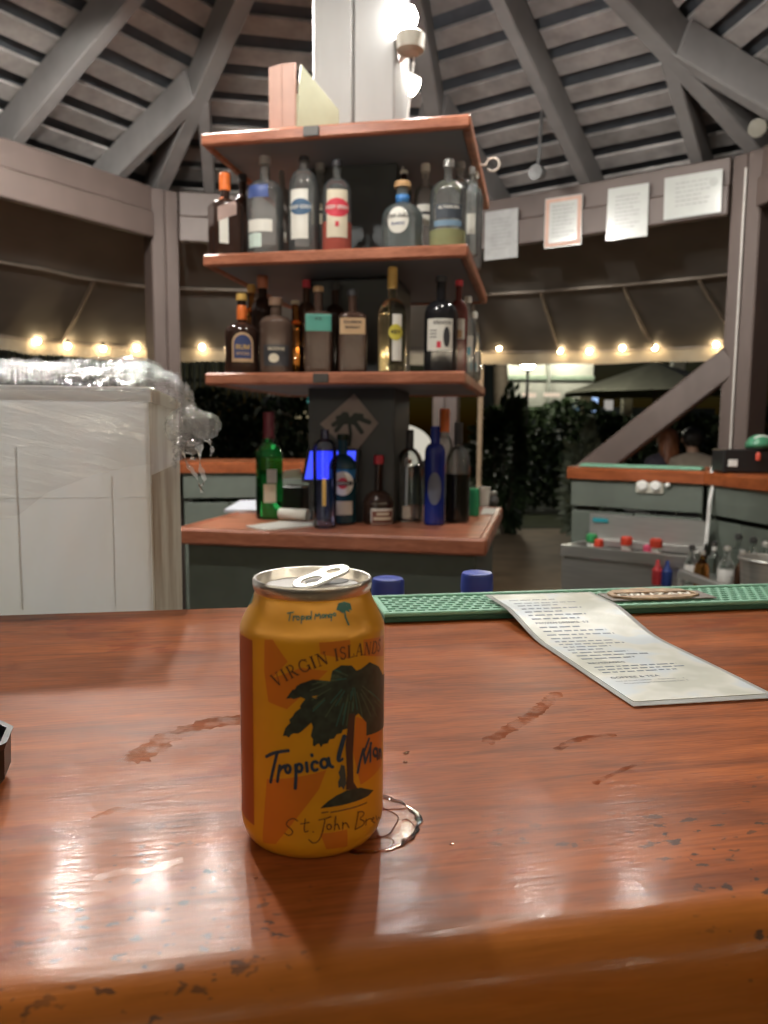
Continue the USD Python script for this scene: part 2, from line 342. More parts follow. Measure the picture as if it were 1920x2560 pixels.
# ------------------------------------------------------------------ awning around the gazebo, with its rim of bulbs
awn_m = usdkit.material(stage, "/World/Looks/awning_cloth", {"g": ("geometry", {}), "n": ("noise_texture", {"scale": 3.0, "detail": 3.0}), "r": ("rgb_ramp", {"ramp": [(0.3, (0.16, 0.145, 0.125)), (0.7, (0.21, 0.19, 0.165))]}),
    "p": ("principled_bsdf", {"roughness": 0.7})}, [("g.position", "n.vector"), ("n.fac", "r.fac"), ("r.color", "p.base_color")], surface="p.BSDF")
val_m = m("valance_cloth", (0.36, 0.31, 0.23), 0.75, var=0.1, scale=8)
rim_px = [(-420, 800), (0, 838), (100, 853), (345, 870), (505, 872), (860, 878), (1203, 880), (1400, 879), (1640, 872), (1860, 862), (2400, 826)]
rim = np.array([hz(x, y, 1.90) for x, y in rim_px])
def awn_in(P):
    d = P[:2] - C; a = math.atan2(d[0], d[1]); j = math.floor((a - PHI) / (math.pi / 4)); e = eang(j)
    r = (AP + 0.06) / math.cos(a - e); return np.array([*(C + r * dv(a)), 2.60])
def dens(P, n=5):
    out = [];
    for i in range(len(P) - 1): out += [P[i] + (P[i + 1] - P[i]) * t for t in np.linspace(0, 1, n, endpoint=False)]
    return np.array(out + [P[-1]])
rimd = dens(rim); ind = np.array([awn_in(p) for p in rimd]); NV = 9
def awn(i, t):
    p = ind[i] * (1 - t) + rimd[i] * t; p = p.copy(); p[2] -= 0.05 * math.sin(math.pi * t); return p
V = np.array([awn(i, t) for i in range(len(rimd)) for t in np.linspace(0, 1, NV)]); Fc = []
for i in range(len(rimd) - 1):
    for j in range(NV - 1):
        a = i * NV + j; Fc += [(a, a + 1, a + NV + 1), (a, a + NV + 1, a + NV)]
aw = thing("awning", "brown fabric awning sloping down around the far side of the gazebo", "awning", (*rim.mean(0)[:2], 1.8))
top = trimesh.Trimesh(V + [0, 0, 0.004], Fc, process=False)
part(aw, "canopy", cat([trimesh.Trimesh(V, np.array(Fc)[:, ::-1], process=False), top]), awn_m, True)
vv = []
for i, p in enumerate(rimd):
    out = (p[:2] - C) / np.linalg.norm(p[:2] - C); wv = 0.004 * math.sin(i * 2.1)
    for z, o in ((1.905, 0), (1.85, 0.004 + wv), (1.80 + 0.006 * math.sin(i * 1.3), 0.008 + 2 * wv)): vv.append([*(p[:2] + out * o), z])
vv = np.array(vv); Fc = []
for i in range(len(rimd) - 1):
    for j in range(2):
        a = i * 3 + j; Fc += [(a, a + 1, a + 4), (a, a + 4, a + 3)]
out2 = np.array([[*((p[:2] - C) / np.linalg.norm(p[:2] - C) * 0.003), 0] for p in np.repeat(rimd, 3, 0)])
part(aw, "valance", cat([trimesh.Trimesh(vv, Fc, process=False), trimesh.Trimesh(vv + out2, np.array(Fc)[:, ::-1], process=False)]), val_m, True)
pipe_m = m("awning_pipe", (0.34, 0.29, 0.24), 0.45, metal=0.2)
part(aw, "rim_pipe", tube(rimd + [0, 0, 0.0], 0.012, 6), pipe_m, True)
part(aw, "middle_pipe", tube(np.array([awn(i, 0.42) - [0, 0, 0.02] for i in range(len(rimd))]), 0.012, 6), pipe_m, True)
for px in (135, -120, 1400, 1625, 1860, 1203):
    i = int(np.argmin([abs(hzx - px) for hzx in [960 + (p - O) @ RI * F / ((p - O) @ FW) for p in rimd]]))
    part(aw, "rib", tube(np.array([awn(i, t) - [0, 0, 0.018] for t in np.linspace(0.42, 0.98, 6)]), 0.012, 6), pipe_m, True)
P = hz(1204, 882, 1.90)
po = thing("awning_pole", "thin tan pole holding up the awning rim right of the bottle shelves", "pole", (P[0], P[1], 0))
part(po, "shaft", tube([[P[0], P[1], 0.03], [P[0], P[1], 1.2], [P[0], P[1], 1.885]], 0.022, 10), m("tan_pole", (0.42, 0.31, 0.21), 0.45), True)
part(po, "base_plate", lathe([(0.07, 0.0), (0.07, 0.012), (0.03, 0.03)], 16, (P[0], P[1], 0)), M["tan_pole"], 30)

bulb_m = em("string_bulb_glow", (1.0, 0.74, 0.42), 32.0 * LAMP)
socket_m = m("black_rubber", (0.02, 0.02, 0.02), 0.5)
sl = thing("string_light", "string of warm round bulbs hung along the awning rim", "string light", (*rim.mean(0)[:2], 1.8))
bulb_px = [(95, 853), (170, 865), (258, 872), (342, 870), (505, 868), (610, 872), (1185, 885), (1248, 870), (1400, 877), (1473, 878), (1556, 870), (1637, 870), (1790, 862)]
def on_rim(px):
    for i in range(len(rimd) - 1):
        xa, xb = [960 + (p - O) @ RI * F / ((p - O) @ FW) for p in rimd[i:i + 2]]
        if xa <= px <= xb: return rimd[i] + (rimd[i + 1] - rimd[i]) * (px - xa) / (xb - xa)
cable = []
for x, y in bulb_px:
    q = on_rim(x); inn = (C - q[:2]) / np.linalg.norm(C - q[:2]); q = hp(x, y, [*(q[:2] + inn * 0.045), 0], [*inn, 0]); z = q[2]
    r = 0.019
    part(sl, "bulb", lathe([(0.002, -r), (r * .62, -r * .8), (r, -r * .1), (r * .8, r * .55), (r * .4, r * 1.0)], 12, q), bulb_m, True)
    part(sl, "socket", lathe([(0.011, r * 0.95), (0.012, r * 1.1), (0.011, r * 2.6)], 10, q), socket_m, 30)
    cable.append(q + [0, 0, r * 2.6])
cp = []
for a, b in zip(cable[:-1], cable[1:]):
    for t in np.linspace(0, 1, 6, endpoint=False): cp.append(a + (b - a) * t - [0, 0, 0.02 * math.sin(math.pi * t)])
part(sl, "cable", tube(np.array(cp + [cable[-1]]), 0.003, 5), socket_m, True)
# awning carried on unseen behind the viewer; its bulbs are added fill light
aw2 = thing("awning", "the same awning continuing over the viewer's side of the bar", "awning", (*S(3, 3.6, 0, 0)[:2], 1.8))
sl2 = thing("string_light", "string of warm bulbs along the awning rim on the viewer's side", "string light", (*S(3, 3.6, 0, 0)[:2], 1.8))
bulb_m2 = em("fill_bulb_glow", (1.0, 0.86, 0.66), 60.0 * LAMP)  # stronger, whiter bulbs than the visible string, added as fill
for k in (2, 3, 4):
    h0, h1 = AP * T8_, 3.65 * T8_
    q4 = np.array([S(k, AP + .06, -h0, 2.60), S(k, AP + .06, h0, 2.60), S(k, 3.65, h1, 1.90), S(k, 3.65, -h1, 1.90)])
    part(aw2, "canopy", trimesh.Trimesh(np.vstack([q4, q4 + [0, 0, .004]]), [(0, 2, 1), (0, 3, 2), (4, 5, 6), (4, 6, 7)], process=False), awn_m)
    part(aw2, "valance", bar(S(k, 3.65, -h1 + .003, 1.85), S(k, 3.65, h1 - .003, 1.85), .004, .10, ch=0), val_m)
    pts = [S(k, 3.60, x, 1.885) for x in np.arange(-h1 + .12, h1, .27)]
    for q in pts:
        r = 0.019; q = q - [0, 0, .06]
        part(sl2, "bulb", lathe([(0.002, -r), (r * .62, -r * .8), (r, -r * .1), (r * .8, r * .55), (r * .4, r * 1.0)], 10, q), bulb_m2, True)
        part(sl2, "socket", lathe([(0.011, r * 0.95), (0.012, r * 1.1), (0.011, r * 2.6)], 8, q), socket_m, 30)
    part(sl2, "cable", tube(np.array(pts) - [0, 0, .008], .003, 5), socket_m)

q = hy(1320, 905, 11.6)
pb = thing("garden_lamp", "bright white garden lamp on a slim post just under the valance right of the pole", "lamp", [q[0], q[1], 0])
part(pb, "globe", lathe([(.02, -.11), (.08, -.085), (.115, -.02), (.11, .04), (.06, .10), (.02, .112)], 18, q), em("garden_lamp_glow", (1.0, 0.95, 0.78), 85.0 * LAMP), True)
part(pb, "post", lathe([(.03, .01), (.022, q[2] - .13)], 10, [q[0], q[1], 0]), m("lamp_post_dark", (.03, .03, .03), .5), 30)
part(pb, "collar", lathe([(.03, -.135), (.06, -.125), (.055, -.105), (.02, -.10)], 14, q), M["lamp_post_dark"], 30)

# ------------------------------------------------------------------ lamps on the centre column and under the roof
def lampbulb(t, q, r, mat, up=1):
    part(t, "bulb", lathe([(0.003, r * 1.35 * up), (r * .6, r * 1.1 * up), (r, r * .2 * up), (r * .85, -r * .5 * up), (r * .5, -r * 1.1 * up)][::up], 16, q), mat, True)
white_hot = em("bulb_white_glow", (1.0, 0.98, 0.95), 330.0 * LAMP)
white_hot2 = em("lamp_face_glow", (1.0, 0.95, 0.72), 90.0 * LAMP)
shade_m = m("lamp_holder_white", (0.7, 0.68, 0.62), 0.4)
q = hy(1022, 46, 2.62)
fl = thing("column_lamp", "bare white bulb in a pale holder on the column, upper of the two", "lamp", q)
lampbulb(fl, q, 0.029, white_hot)
part(fl, "holder", lathe([(0.028, -.11), (.045, -.10), (.05, -.055), (.038, -.045), (.02, -.037)], 16, q + [0.006, 0, 0]), m("holder_tan", (.22, .20, .16), .5), 30)
part(fl, "bracket", bar(q + [0.0, 0.03, -.085], q + [-0.03, 0.10, -.085], 0.02, 0.02), shade_m)
part(fl, "wire", tube([q + [0.02, 0.02, -.10], q + [0.012, 0.03, -.19], q + [0.0, 0.03, -.30], q + [-0.012, 0.03, -.42], q + [-.014, 0.03, -.47]], 0.004, 6), m("white_cable", (0.6, 0.6, 0.58), 0.4), True)
q = hy(1035, 218, 3.05)
ax = np.array([0.75, -0.25, -0.62]); ax /= np.linalg.norm(ax); fr = frame(ax)
fl2 = thing("column_lamp", "small spotlight with tilted glowing face behind the column, lower of the two", "lamp", q)
def orient(msh, q, fr):
    R_ = np.stack([fr[:, 1], fr[:, 2], fr[:, 0]], 1); return trimesh.Trimesh(msh.vertices @ R_.T + q, msh.faces, process=False)
part(fl2, "lamp_face", orient(lathe([(0.001, 0.004), (.022, .004), (.034, .002)][::-1], 20), q, fr), white_hot2, True)
part(fl2, "lamp_head", orient(lathe([(.02, -.10), (.03, -.09), (.040, .0), (.036, .0005)], 20), q, fr), shade_m, 30)
part(fl2, "bracket", tube([q - ax * 0.10, q - ax * 0.14, np.array([C[0] + .1, C[1] + .12, q[2] + .07])], .008, 6), shade_m, True)
pend = []
for x, y, k, lb in ((162, 2310, 1.6, "leftmost"), (382, 2300, 1.5, "second from the left"), (535, 2305, 1.2, "third from the left"), (1354, 2335, .75, "second from the right"), (1609, 2315, .55, "rightmost")):
    b = hz(x, y, BAR); d = ray(x, y) * [1, 1, -1]; pend.append((b + d * ((2.90 - BAR) / d[2]), k, lb))
pend += [(np.array([-.66, 1.50, 2.86]), 1.5, "front left"), (np.array([.30, 1.80, 2.86]), .5, "front right")]
for q, k, lb in pend:
    a_ = np.hypot(*(q[:2] - C)); top_z = roof_z(min(a_, 2.0)) + 0.02
    t = thing("pendant_lamp", lb + " of the shaded lamps hung from the rafters above the picture", "lamp", q, group="shaded pendant lamps under the gazebo roof")
    lampbulb(t, q + [0, 0, .012], 0.034, em("pendant_glow_%d" % len(_used), (1.0, 0.96, 0.89), 420.0 * LAMP * k), -1)
    part(t, "lamp_shade", lathe([(.021, .07), (.05, .06), (.115, .005), (.118, .004), (.054, .066), (.023, .076)], 28, q), shade_m, 30)  # unseen shades added to hold the bulb light off the roof
    part(t, "socket", lathe([(.02, .045), (.02, .075), (.006, .085)], 12, q), socket_m, 30)
    part(t, "cord", tube([q + [0, 0, .083], q + [0, 0, .2], [q[0], q[1], top_z]], .003, 5), socket_m)

# ------------------------------------------------------------------ bar counters
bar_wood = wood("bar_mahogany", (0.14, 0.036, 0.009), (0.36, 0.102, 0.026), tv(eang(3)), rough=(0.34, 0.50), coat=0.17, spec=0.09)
rear_wood = wood("rear_counter_wood", (0.20, 0.050, 0.014), (0.36, 0.10, 0.03), tv(eang(0)), rough=(0.3, 0.5), worn=False)
green_panel = m("grey_green_paint", (0.115, 0.135, 0.115), 0.5, var=0.1, scale=6, bump=0.15)
def edge_prof(a0, a1, z1, t, r):
    """cross-section (a, z) of a counter top with a rounded outer nose"""
    pts = [(a0, z1 - t), (a0, z1 - .004), (a0 + .004, z1)]
    for q in np.linspace(0, math.pi / 2, 8): pts.append((a1 - r + r * math.sin(q), z1 - r + r * math.cos(q)))
    pts += [(a1, z1 - t + .012), (a1 - .012, z1 - t)]
    return pts
def extr(k, prof, s0, s1, m0=0.0, m1=0.0, nseg=1):
    """section swept along side k of the octagon from s0 to s1; m = slope of the end cut"""
    n = len(prof); V = []
    for i in range(nseg + 1):
        for a, z in prof:
            e0, e1 = s0 + m0 * a, s1 + m1 * a; V.append(S(k, a, e0 + (e1 - e0) * i / nseg, z))
    V = np.array(V); Fc = []
    for i in range(nseg):
        for j in range(n):
            x, y = i * n + j, i * n + (j + 1) % n; Fc += [(x, x + n, y + n), (x, y + n, y)]
    tri, f = trimesh.creation.triangulate_polygon(Polygon(prof), engine="earcut")
    if len(tri) == n:
        idx = [int(np.argmin(np.hypot(*(np.array(prof) - p).T))) for p in tri]; f = np.array([[idx[c] for c in t] for t in f])
        Fc += [tuple(t) for t in f] + [tuple(t[::-1] + nseg * n) for t in f]
    msh = trimesh.Trimesh(V, np.array(Fc), process=False); trimesh.repair.fix_normals(msh)
    return msh
nb = thing("bar_counter", "near bar counter with glossy worn red-brown timber top under the drink can", "bar counter", S(3, 2.2, 0, 0))
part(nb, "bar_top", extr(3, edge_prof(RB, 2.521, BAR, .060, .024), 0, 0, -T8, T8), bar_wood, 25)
for i in range(8):
    part(nb, "front_board", cbox(S(3, 2.33, -0.82 + .235 * i, .50), (.23, .025, .98), frame([*tv(eang(3)), 0]), .004), green_panel)
part(nb, "apron", cbox(S(3, 2.36, 0, 0.985), (1.86, .03, .06), frame([*tv(eang(3)), 0]), .004), green_panel)
for s in (-.75, .75): part(nb, "bracket", cbox(S(3, 2.16, s, .965), (.05, .36, .09), frame([*tv(eang(3)), 0]), .004), green_panel)

def rear_counter(k, s0, s1, m0, m1, label, name="bar_counter"):
    t = thing(name, label, "bar counter", S(k, 2.2, (s0 + s1) / 2 + (m0 + m1) * 1.1, 0))
    part(t, "bar_top", extr(k, edge_prof(RB - .02, 2.50, BAR, .03, .012), s0, s1, m0, m1), rear_wood, 25)
    prof = [(RB - .03, BAR - .066), (RB - .03, BAR - .012), (RB - .021, BAR - .004), (RB - .021, BAR - .066)]
    part(t, "edge_strip", extr(k, prof, s0, s1, m0, m1), rear_wood)
    a = RB + .008
    e0, e1 = s0 + m0 * a + .02, s1 + m1 * a - .02
    fr_ = frame([*tv(eang(k)), 0])
    part(t, "upper_panel", cbox(S(k, a, (e0 + e1) / 2, BAR - .145), (e1 - e0, .03, .155), fr_, .003), green_panel)
    n = max(1, round((e1 - e0) / .30)); w = (e1 - e0) / n
    for i in range(n):
        part(t, "panel_board", cbox(S(k, a + .012, e0 + w * (i + .5), .42), (w - .006, .03, .80), fr_, .004), green_panel)
    for i in range(2): part(t, "end_panel", cbox(S(k, a + .22, (e0, e1)[i] + (.012, -.012)[i], .50), (.024, .40, .97), fr_, .003), green_panel)
    return t
rear_counter(0, .055, 0, 0, T8, "grey-green counter with orange wood edge carrying the white double outlet")
rear_counter(1, 0, .3, -T8, 0, "grey-green counter continuing to the right edge under the black caddy")
rear_counter(-1, 0, 0, -T8, T8 * .72, "grey-green rear counter with orange wood edge seen left of the bottle tower")
rear_counter(-2, 0, 0, -T8, T8, "grey-green rear counter hidden mostly by the plastic-wrapped bin")

# outlet, hose, mat and odds on the right counter
fr0 = frame([*tv(eang(0)), 0]); A0 = RB - .008
pO = eplane(0, A0)
ol = thing("wall_outlet", "white double outlet plate with round covers on the grey-green panel", "outlet", hp(1625, 1212, *pO))
a_, s_ = toS(hp(1625, 1212, *pO), 0); z_ = hp(1625, 1212, *pO)[2]
part(ol, "plate", cbox(S(0, A0 - .006, s_, z_ - .008), (.145, .012, .075), fr0, .004), m("outlet_ivory", (.55, .53, .45), .4))
for q in (-.035, .035): part(ol, "cover", orient(lathe([(.030, 0), (.030, .008), (.02, .016)], 18), S(0, A0 - .012, s_ + q, z_ - .004), frame([*(-dv(eang(0))), 0])), m("outlet_white", (.8, .8, .77), .35), 30)
part(ol, "knob", orient(lathe([(.014, 0), (.014, .01), (.006, .018)], 14), S(0, A0 - .006, s_ + .095, z_ + .004), frame([*(-dv(eang(0))), 0])), M["outlet_white"], 30)
mat_green = m("rubber_mint", (0.20, 0.42, 0.30), 0.45, var=.1, scale=30)
mat_dark = m("rubber_green", (0.025, 0.10, 0.065), 0.5, var=.15, scale=30)
q0, q1 = hz(1480, 1163, BAR), hz(1775, 1176, BAR); sa, sb = toS(q0, 0)[1] + .02, toS(q1, 0)[1] - .02
rm = thing("bar_mat", "long mint-green rubber mat lying on the far right counter edge", "bar mat", S(0, RB + .06, (sa + sb) / 2, BAR))
part(rm, "base", cbox(S(0, RB + .045, (sa + sb) / 2, BAR + .008), (sb - sa, .09, .014), fr0, .003), mat_green)
for i in range(5): part(rm, "rib", cbox(S(0, RB + .012 + .0165 * i, (sa + sb) / 2, BAR + .0175), (sb - sa - .02, .006, .004), fr0), mat_green)
hs = [hp(x, y, *eplane(0, a)) for x, y, a in ((1790, 1150, RB + .25), (1783, 1165, RB + .03), (1780, 1178, RB - .05), (1783, 1215, RB - .06), (1775, 1250, RB - .09), (1770, 1310, RB - .12), (1765, 1365, RB - .2))]
hs = np.array(hs); tt = np.linspace(0, 6, 40); hs2 = np.stack([np.interp(tt, range(7), hs[:, i]) for i in range(3)], 1)
hs2[:, 2] = np.convolve(np.pad(hs2[:, 2], 2, "edge"), np.ones(5) / 5, "valid")
solo("hose", tube(hs2, .010, 8), m("white_hose", (.62, .62, .6), .3), "white hose looping over the counter edge down into the sink", "hose", smooth=True)
bx = thing("napkin_caddy", "black caddy box at the right edge of the far counter", "caddy", hz(1862, 1190, BAR))
c0 = hz(1868, 1183, BAR); s0_, = [toS(c0, 1)[1]]
fr1 = frame([*tv(eang(1)), 0])
part(bx, "tray", cbox([c0[0], c0[1] + .05, BAR + .06], (.26, .14, .115), np.eye(3), .006), m("black_plastic", (.012, .012, .013), .35))
part(bx, "label_card", cbox([c0[0] - .085, c0[1] - .024, BAR + .05], (.045, .006, .035), np.eye(3), .002), M["outlet_white"])
gl = thing("lid", "green and white striped dome lid leaning on the black caddy", "lid", [c0[0] + .065, c0[1] + .03, BAR + .12])
dm = lathe([(.066, .0), (.062, .026), (.047, .052), (.02, .066), (.001, .068)], 24)
for nm, lo, hi, mt in (("dome", -1, 1, m("dome_green", (.05, .20, .11), .35)),): part(gl, nm, trimesh.Trimesh(dm.vertices + [c0[0] + .065, c0[1] + .03, BAR + .125], dm.faces, process=False), mt, True)
part(gl, "stripe", tube([[c0[0] + .065 + .067 * math.cos(a), c0[1] + .03 - .03, BAR + .125 + .058 * math.sin(a)] for a in np.linspace(.35, 2.2, 10)], .006, 6), M["outlet_white"], True)
part(gl, "tip", lathe([(.010, 0), (.012, .03), (.006, .04)], 12, [c0[0] + .03, c0[1] - .04, BAR + .065]), m("tip_red", (.55, .08, .05), .4), True)

# stainless sink and underbar on the right
steel = usdkit.material(stage, "/World/Looks/stainless", {"g": ("geometry", {}), "m": ("mapping", {"scale": (3, 3, 120)}), "n": ("noise_texture", {"scale": 2.0, "detail": 3.0}),
    "r": ("map_range", {"from_min": .3, "from_max": .7, "to_min": .30, "to_max": .38}), "p": ("principled_bsdf", {"metallic": .78, "base_color": (.62, .62, .60)})},
    [("g.position", "m.vector"), ("m.vector", "n.vector"), ("n.fac", "r.value"), ("r.result", "p.roughness")], surface="p.BSDF")
AB = 1.82
tl, tr_ = hp(1475, 1285, *eplane(0, AB)), hp(1765, 1302, *eplane(0, AB)); bl = hp(1475, 1342, *eplane(0, AB))
s0, s1 = toS(tl, 0)[1], toS(tr_, 0)[1]; zt, zr = (tl[2] + tr_[2]) / 2, bl[2] - .01
fl_, fr_ = hz(1405, 1362, zr), hz(1690, 1388, zr); aF = (toS(fl_, 0)[0] + toS(fr_, 0)[0]) / 2; sf0, sf1 = toS(fl_, 0)[1], toS(fr_, 0)[1]
sf1 = max(sf1, s1)
sk = thing("bar_sink", "stainless steel ice well with backsplash in front of the right counter", "sink", S(0, (AB + aF) / 2, (s0 + s1) / 2, 0))
part(sk, "backsplash", hull([S(0, AB + o, s, z) for o in (0, .02) for s in (s0, s1) for z in (zr - .02, zt)]), steel)
part(sk, "front_panel", hull([S(0, aF + o, s, z) for o in (0, .02) for s in (sf0, sf1) for z in (.10, zr - .06)]), steel)
part(sk, "front_rim", hull([S(0, aF + o, s, z) for o in (-.012, .03) for s in (sf0 - .005, sf1) for z in (zr - .055, zr)]), steel)
part(sk, "back_rim", hull([S(0, AB - o, s, z) for o in (.03, .001) for s in (s0, s1) for z in (zr - .03, zr + .004)]), steel)
for sA, sB in ((sf0, s0), (sf1 - .02, s1 - .02)):
    part(sk, "side_panel", hull([S(0, aF + .031, sA + o, z) for o in (0, .02) for z in (.10, zr - .002)] + [S(0, AB - .031, sB + o, z) for o in (0, .02) for z in (.10, zr - .002)]), steel)
part(sk, "basin_floor", hull([S(0, aF + .032, sf0 + .022, z) for z in (.40, .42)] + [S(0, aF + .032, sf1 - .022, z) for z in (.40, .42)] + [S(0, AB - .032, s0 + .022, z) for z in (.40, .42)] + [S(0, AB - .032, s1 - .022, z) for z in (.40, .42)]), steel)
for s, a in ((sf0 + .05, aF + .05), (sf1 - .05, aF + .05), (s0 + .05, AB - .05), (s1 - .05, AB - .05)): part(sk, "leg", lathe([(.02, 0.02), (.02, .11)], 10, S(0, a, s, 0)), steel, 30)
tealc = hp(1500, 1300, *eplane(0, AB - .002))
solo("sticker", cbox(tealc - [0, .006, 0.0], (.085, .004, .022), fr0), m("teal_plastic", (.02, .25, .30), .4), "teal label at the top left corner of the steel backsplash", "sticker")

red_cap, green_cap, blue_cap = m("cap_red", (.60, .06, .03), .35), m("cap_green", (.03, .25, .08), .35), m("cap_blue", (.03, .05, .30), .3)
white_pl, pink_pl, dark_pl = m("bottle_white", (.72, .72, .68), .4), m("bottle_pink", (.75, .10, .20), .4), m("pourer_dark", (.05, .05, .05), .3)
def simple_bottle(name, label, c, h, r, body, cap, group=None, neck=.4, capr=None):
    t = thing(name, label, "bottle", c, group)
    c = np.array(c); hb = h * .62
    part(t, "body", lathe([(r * .9, 0), (r, .006), (r, hb), (r * .85, hb + h * .06), (r * neck, hb + h * .18), (r * neck, h * .86)], 18, c), body, 30)
    cr_ = capr or r * neck * 1.25
    part(t, "cap", lathe([(cr_, h * .86), (cr_, h * .97), (cr_ * .7, h)], 14, c), cap, 30)
    return t
def at_a(x, y, a): return hp(x, y, *eplane(0, a))
aM = (aF + AB) / 2
for x, yt, r, h, bd, cp_, lb in ((1480, 1334, .032, .24, white_pl, green_cap, "white squeeze bottle with green cap standing in the steel ice well"),
                                 (1497, 1347, .028, .22, pink_pl, red_cap, "pink bottle beside the green-capped one in the ice well"),
                                 (1567, 1341, .032, .24, white_pl, red_cap, "white squeeze bottle with red cap in the middle of the ice well"),
                                 (1641, 1346, .034, .25, white_pl, red_cap, "white squeeze bottle with red cap at the right of the ice well"),
                                 (1622, 1362, .03, .21, pink_pl, pink_pl, "pink squat bottle left of the right-hand red-capped bottle")):
    p = at_a(x, yt, aM); zf = .42; simple_bottle("squeeze_bottle", lb, [p[0], p[1], zf], p[2] - zf, r, bd, cp_, neck=.75)
# work table with bottles, right of the sink
TZ = .58
tA, tB = S(0, 1.05, .78, 0), S(0, 1.62, 1.75, 0)
wt = thing("work_table", "low stainless steel work table crowded with pourer bottles at the right", "table", S(0, 1.35, 1.2, 0))
part(wt, "table_top", hull([S(0, a, s, z) for a in (.98, 1.70) for s in (s1 + .03, 1.9) for z in (TZ - .03, TZ)]), steel)
for s in (s1 + .1, 1.8):
    for a in (1.03, 1.65): part(wt, "leg", lathe([(.02, 0.02), (.02, TZ - .03)], 10, S(0, a, s, 0)), steel, 30)
p0, p1 = at_a(1700, 1432, 1.15), at_a(1835, 1482, 1.02)
part(wt, "front_rail", bar(p0, p1, .03, .035), steel); 
part(wt, "rail_post", lathe([(.012, 0), (.012, p0[2] - TZ)], 8, [p0[0], p0[1], TZ]), steel, 30); part(wt, "rail_post", lathe([(.012, 0), (.012, max(.02, p1[2] - TZ))], 8, [p1[0], p1[1], TZ]), steel, 30)
clear = glass("clear_glass"); amber_g = glass("amber_glass", (.55, .22, .05)); brown_op = m("brown_bottle", (.04, .018, .01), .08)
wl = m("paper_white", (.74, .73, .70), .6, var=.04)
for i, (x, yt, yb, a, r, bd, lc, lb) in enumerate(((1731, 1362, 1400, 1.35, .030, clear, wl, "clear pourer bottle with white label nearest the steel sink"),
        (1757, 1376, 1410, 1.25, .033, amber_g, None, "amber pourer bottle behind the rail right of the sink"),
        (1787, 1352, 1385, 1.40, .030, clear, wl, "clear bottle with white neck label under the hose"),
        (1819, 1364, 1392, 1.25, .034, clear, wl, "clear bottle with round white label between the pourer bottles"),
        (1847, 1334, 1360, 1.45, .034, clear, None, "tall clear bottle with dark pourer left of the red-brown board"),
        (1857, 1374, 1400, 1.20, .030, brown_op, None, "short dark bottle before the tall clear pourer bottle"),
        (1884, 1342, 1370, 1.40, .034, clear, wl, "clear bottle with dark pourer behind the steel bucket"),
        (1914, 1352, 1380, 1.35, .034, clear, None, "clear pourer bottle at the right picture edge behind the bucket"))):
    p = at_a(x, yt, a); t = thing("pourer_bottle", lb, "bottle", [p[0], p[1], TZ]); h = p[2] - TZ; c = np.array([p[0], p[1], TZ])
    part(t, "body", lathe([(r * .9, 0), (r, .006), (r, h * .55), (r * .8, h * .64), (r * .36, h * .76), (r * .34, h * .88)], 18, c), bd, 30)
    part(t, "pourer", lathe([(r * .38, h * .88), (r * .5, h * .92), (r * .45, h * .97), (r * .2, h)], 12, c), steel if i % 2 else dark_pl, 30)
    if lc:
        lz0, lz1 = (h * .18, h * .5) if i != 2 else (h * .77, h * .87); rr = r + .0008 if i != 2 else r * .38
        part(t, "label", lathe([(rr, lz0), (rr, lz1)], 18, c), lc, True)
for x, y, cp_, lb in ((1645, 1400, m("grip_red", (.6, .05, .06), .4), "small bottle with bright red top below the ice well"), (1669, 1402, m("grip_blue", (.03, .07, .30), .4), "small bottle with blue top beside the red-topped one")):
    p = at_a(x, y, aF - .10); t = thing("syrup_bottle", lb, "bottle", [p[0], p[1], TZ + .001]); c = np.array([p[0], p[1], .002]); h = p[2]
    part(t, "body", lathe([(.028, 0.02), (.03, .03), (.03, h - .15), (.022, h - .11)], 16, c), clear, 30); part(t, "top", lathe([(.024, h - .12), (.026, h - .05), (.012, h - .03), (.008, h)], 14, c), cp_, 30)
bq = at_a(1925, 1398, .85)
bk = thing("steel_bucket", "round stainless bucket with rolled rim at the right edge", "bucket", [bq[0], bq[1], TZ])
rb = .105
part(bk, "pail", lathe([(rb * .8, TZ + .002), (rb * .97, bq[2] - .004), (rb * .94, bq[2] - .004), (rb * .78, TZ + .012)], 32, [bq[0], bq[1], 0]), steel, 30)
part(bk, "rim", tube([[bq[0] + rb * math.cos(a), bq[1] + rb * math.sin(a), bq[2]] for a in np.linspace(0, 2 * math.pi, 33)], .006, 6, False), steel, True)

# ------------------------------------------------------------------ bottle tower: cabinet, counter and three shelves round the column
NT = dv(TS + math.pi); TT = -tv(TS + math.pi)          # towards us; to the right
tw_rot = frame([*TT, 0])
def W(sx, d, z): return np.array([*(C + NT * d + TT * sx), z])     # sx: right along the front, d: from the axis towards us
SH, SZ = 0.8394, [2.177, 1.8115, 1.4413]
CT, CZ = 0.999, 0.943
shelf_wood = wood("shelf_wood", (0.25, 0.080, 0.042), (0.46, 0.18, 0.105), TT, rough=(.28, .45), worn=False)
slate = m("slate_paint", (0.045, 0.052, 0.055), 0.55, var=.12, scale=5)
under = m("shelf_underside_hazed", (0.17, 0.20, 0.23), 0.6, var=.1, scale=5)  # dark slate raised towards blue to carry lens flare haze under the shelves
tw = thing("bottle_tower", "square tower of three wooden bottle shelves over a wooden counter round the column", "shelf unit", (*C, 0))
def ring_slab(size, hole, z0, z1, ch=0):
    a, b = size / 2, hole / 2; out = []
    for (x0, x1, y0, y1) in ((-a, a, b, a), (-a, a, -a, -b), (-a, -b, -b, b), (b, a, -b, b)):
        out.append(cbox(W((x0 + x1) / 2, (y0 + y1) / 2, (z0 + z1) / 2), (x1 - x0, y1 - y0, z1 - z0), tw_rot))
    return cat(out)
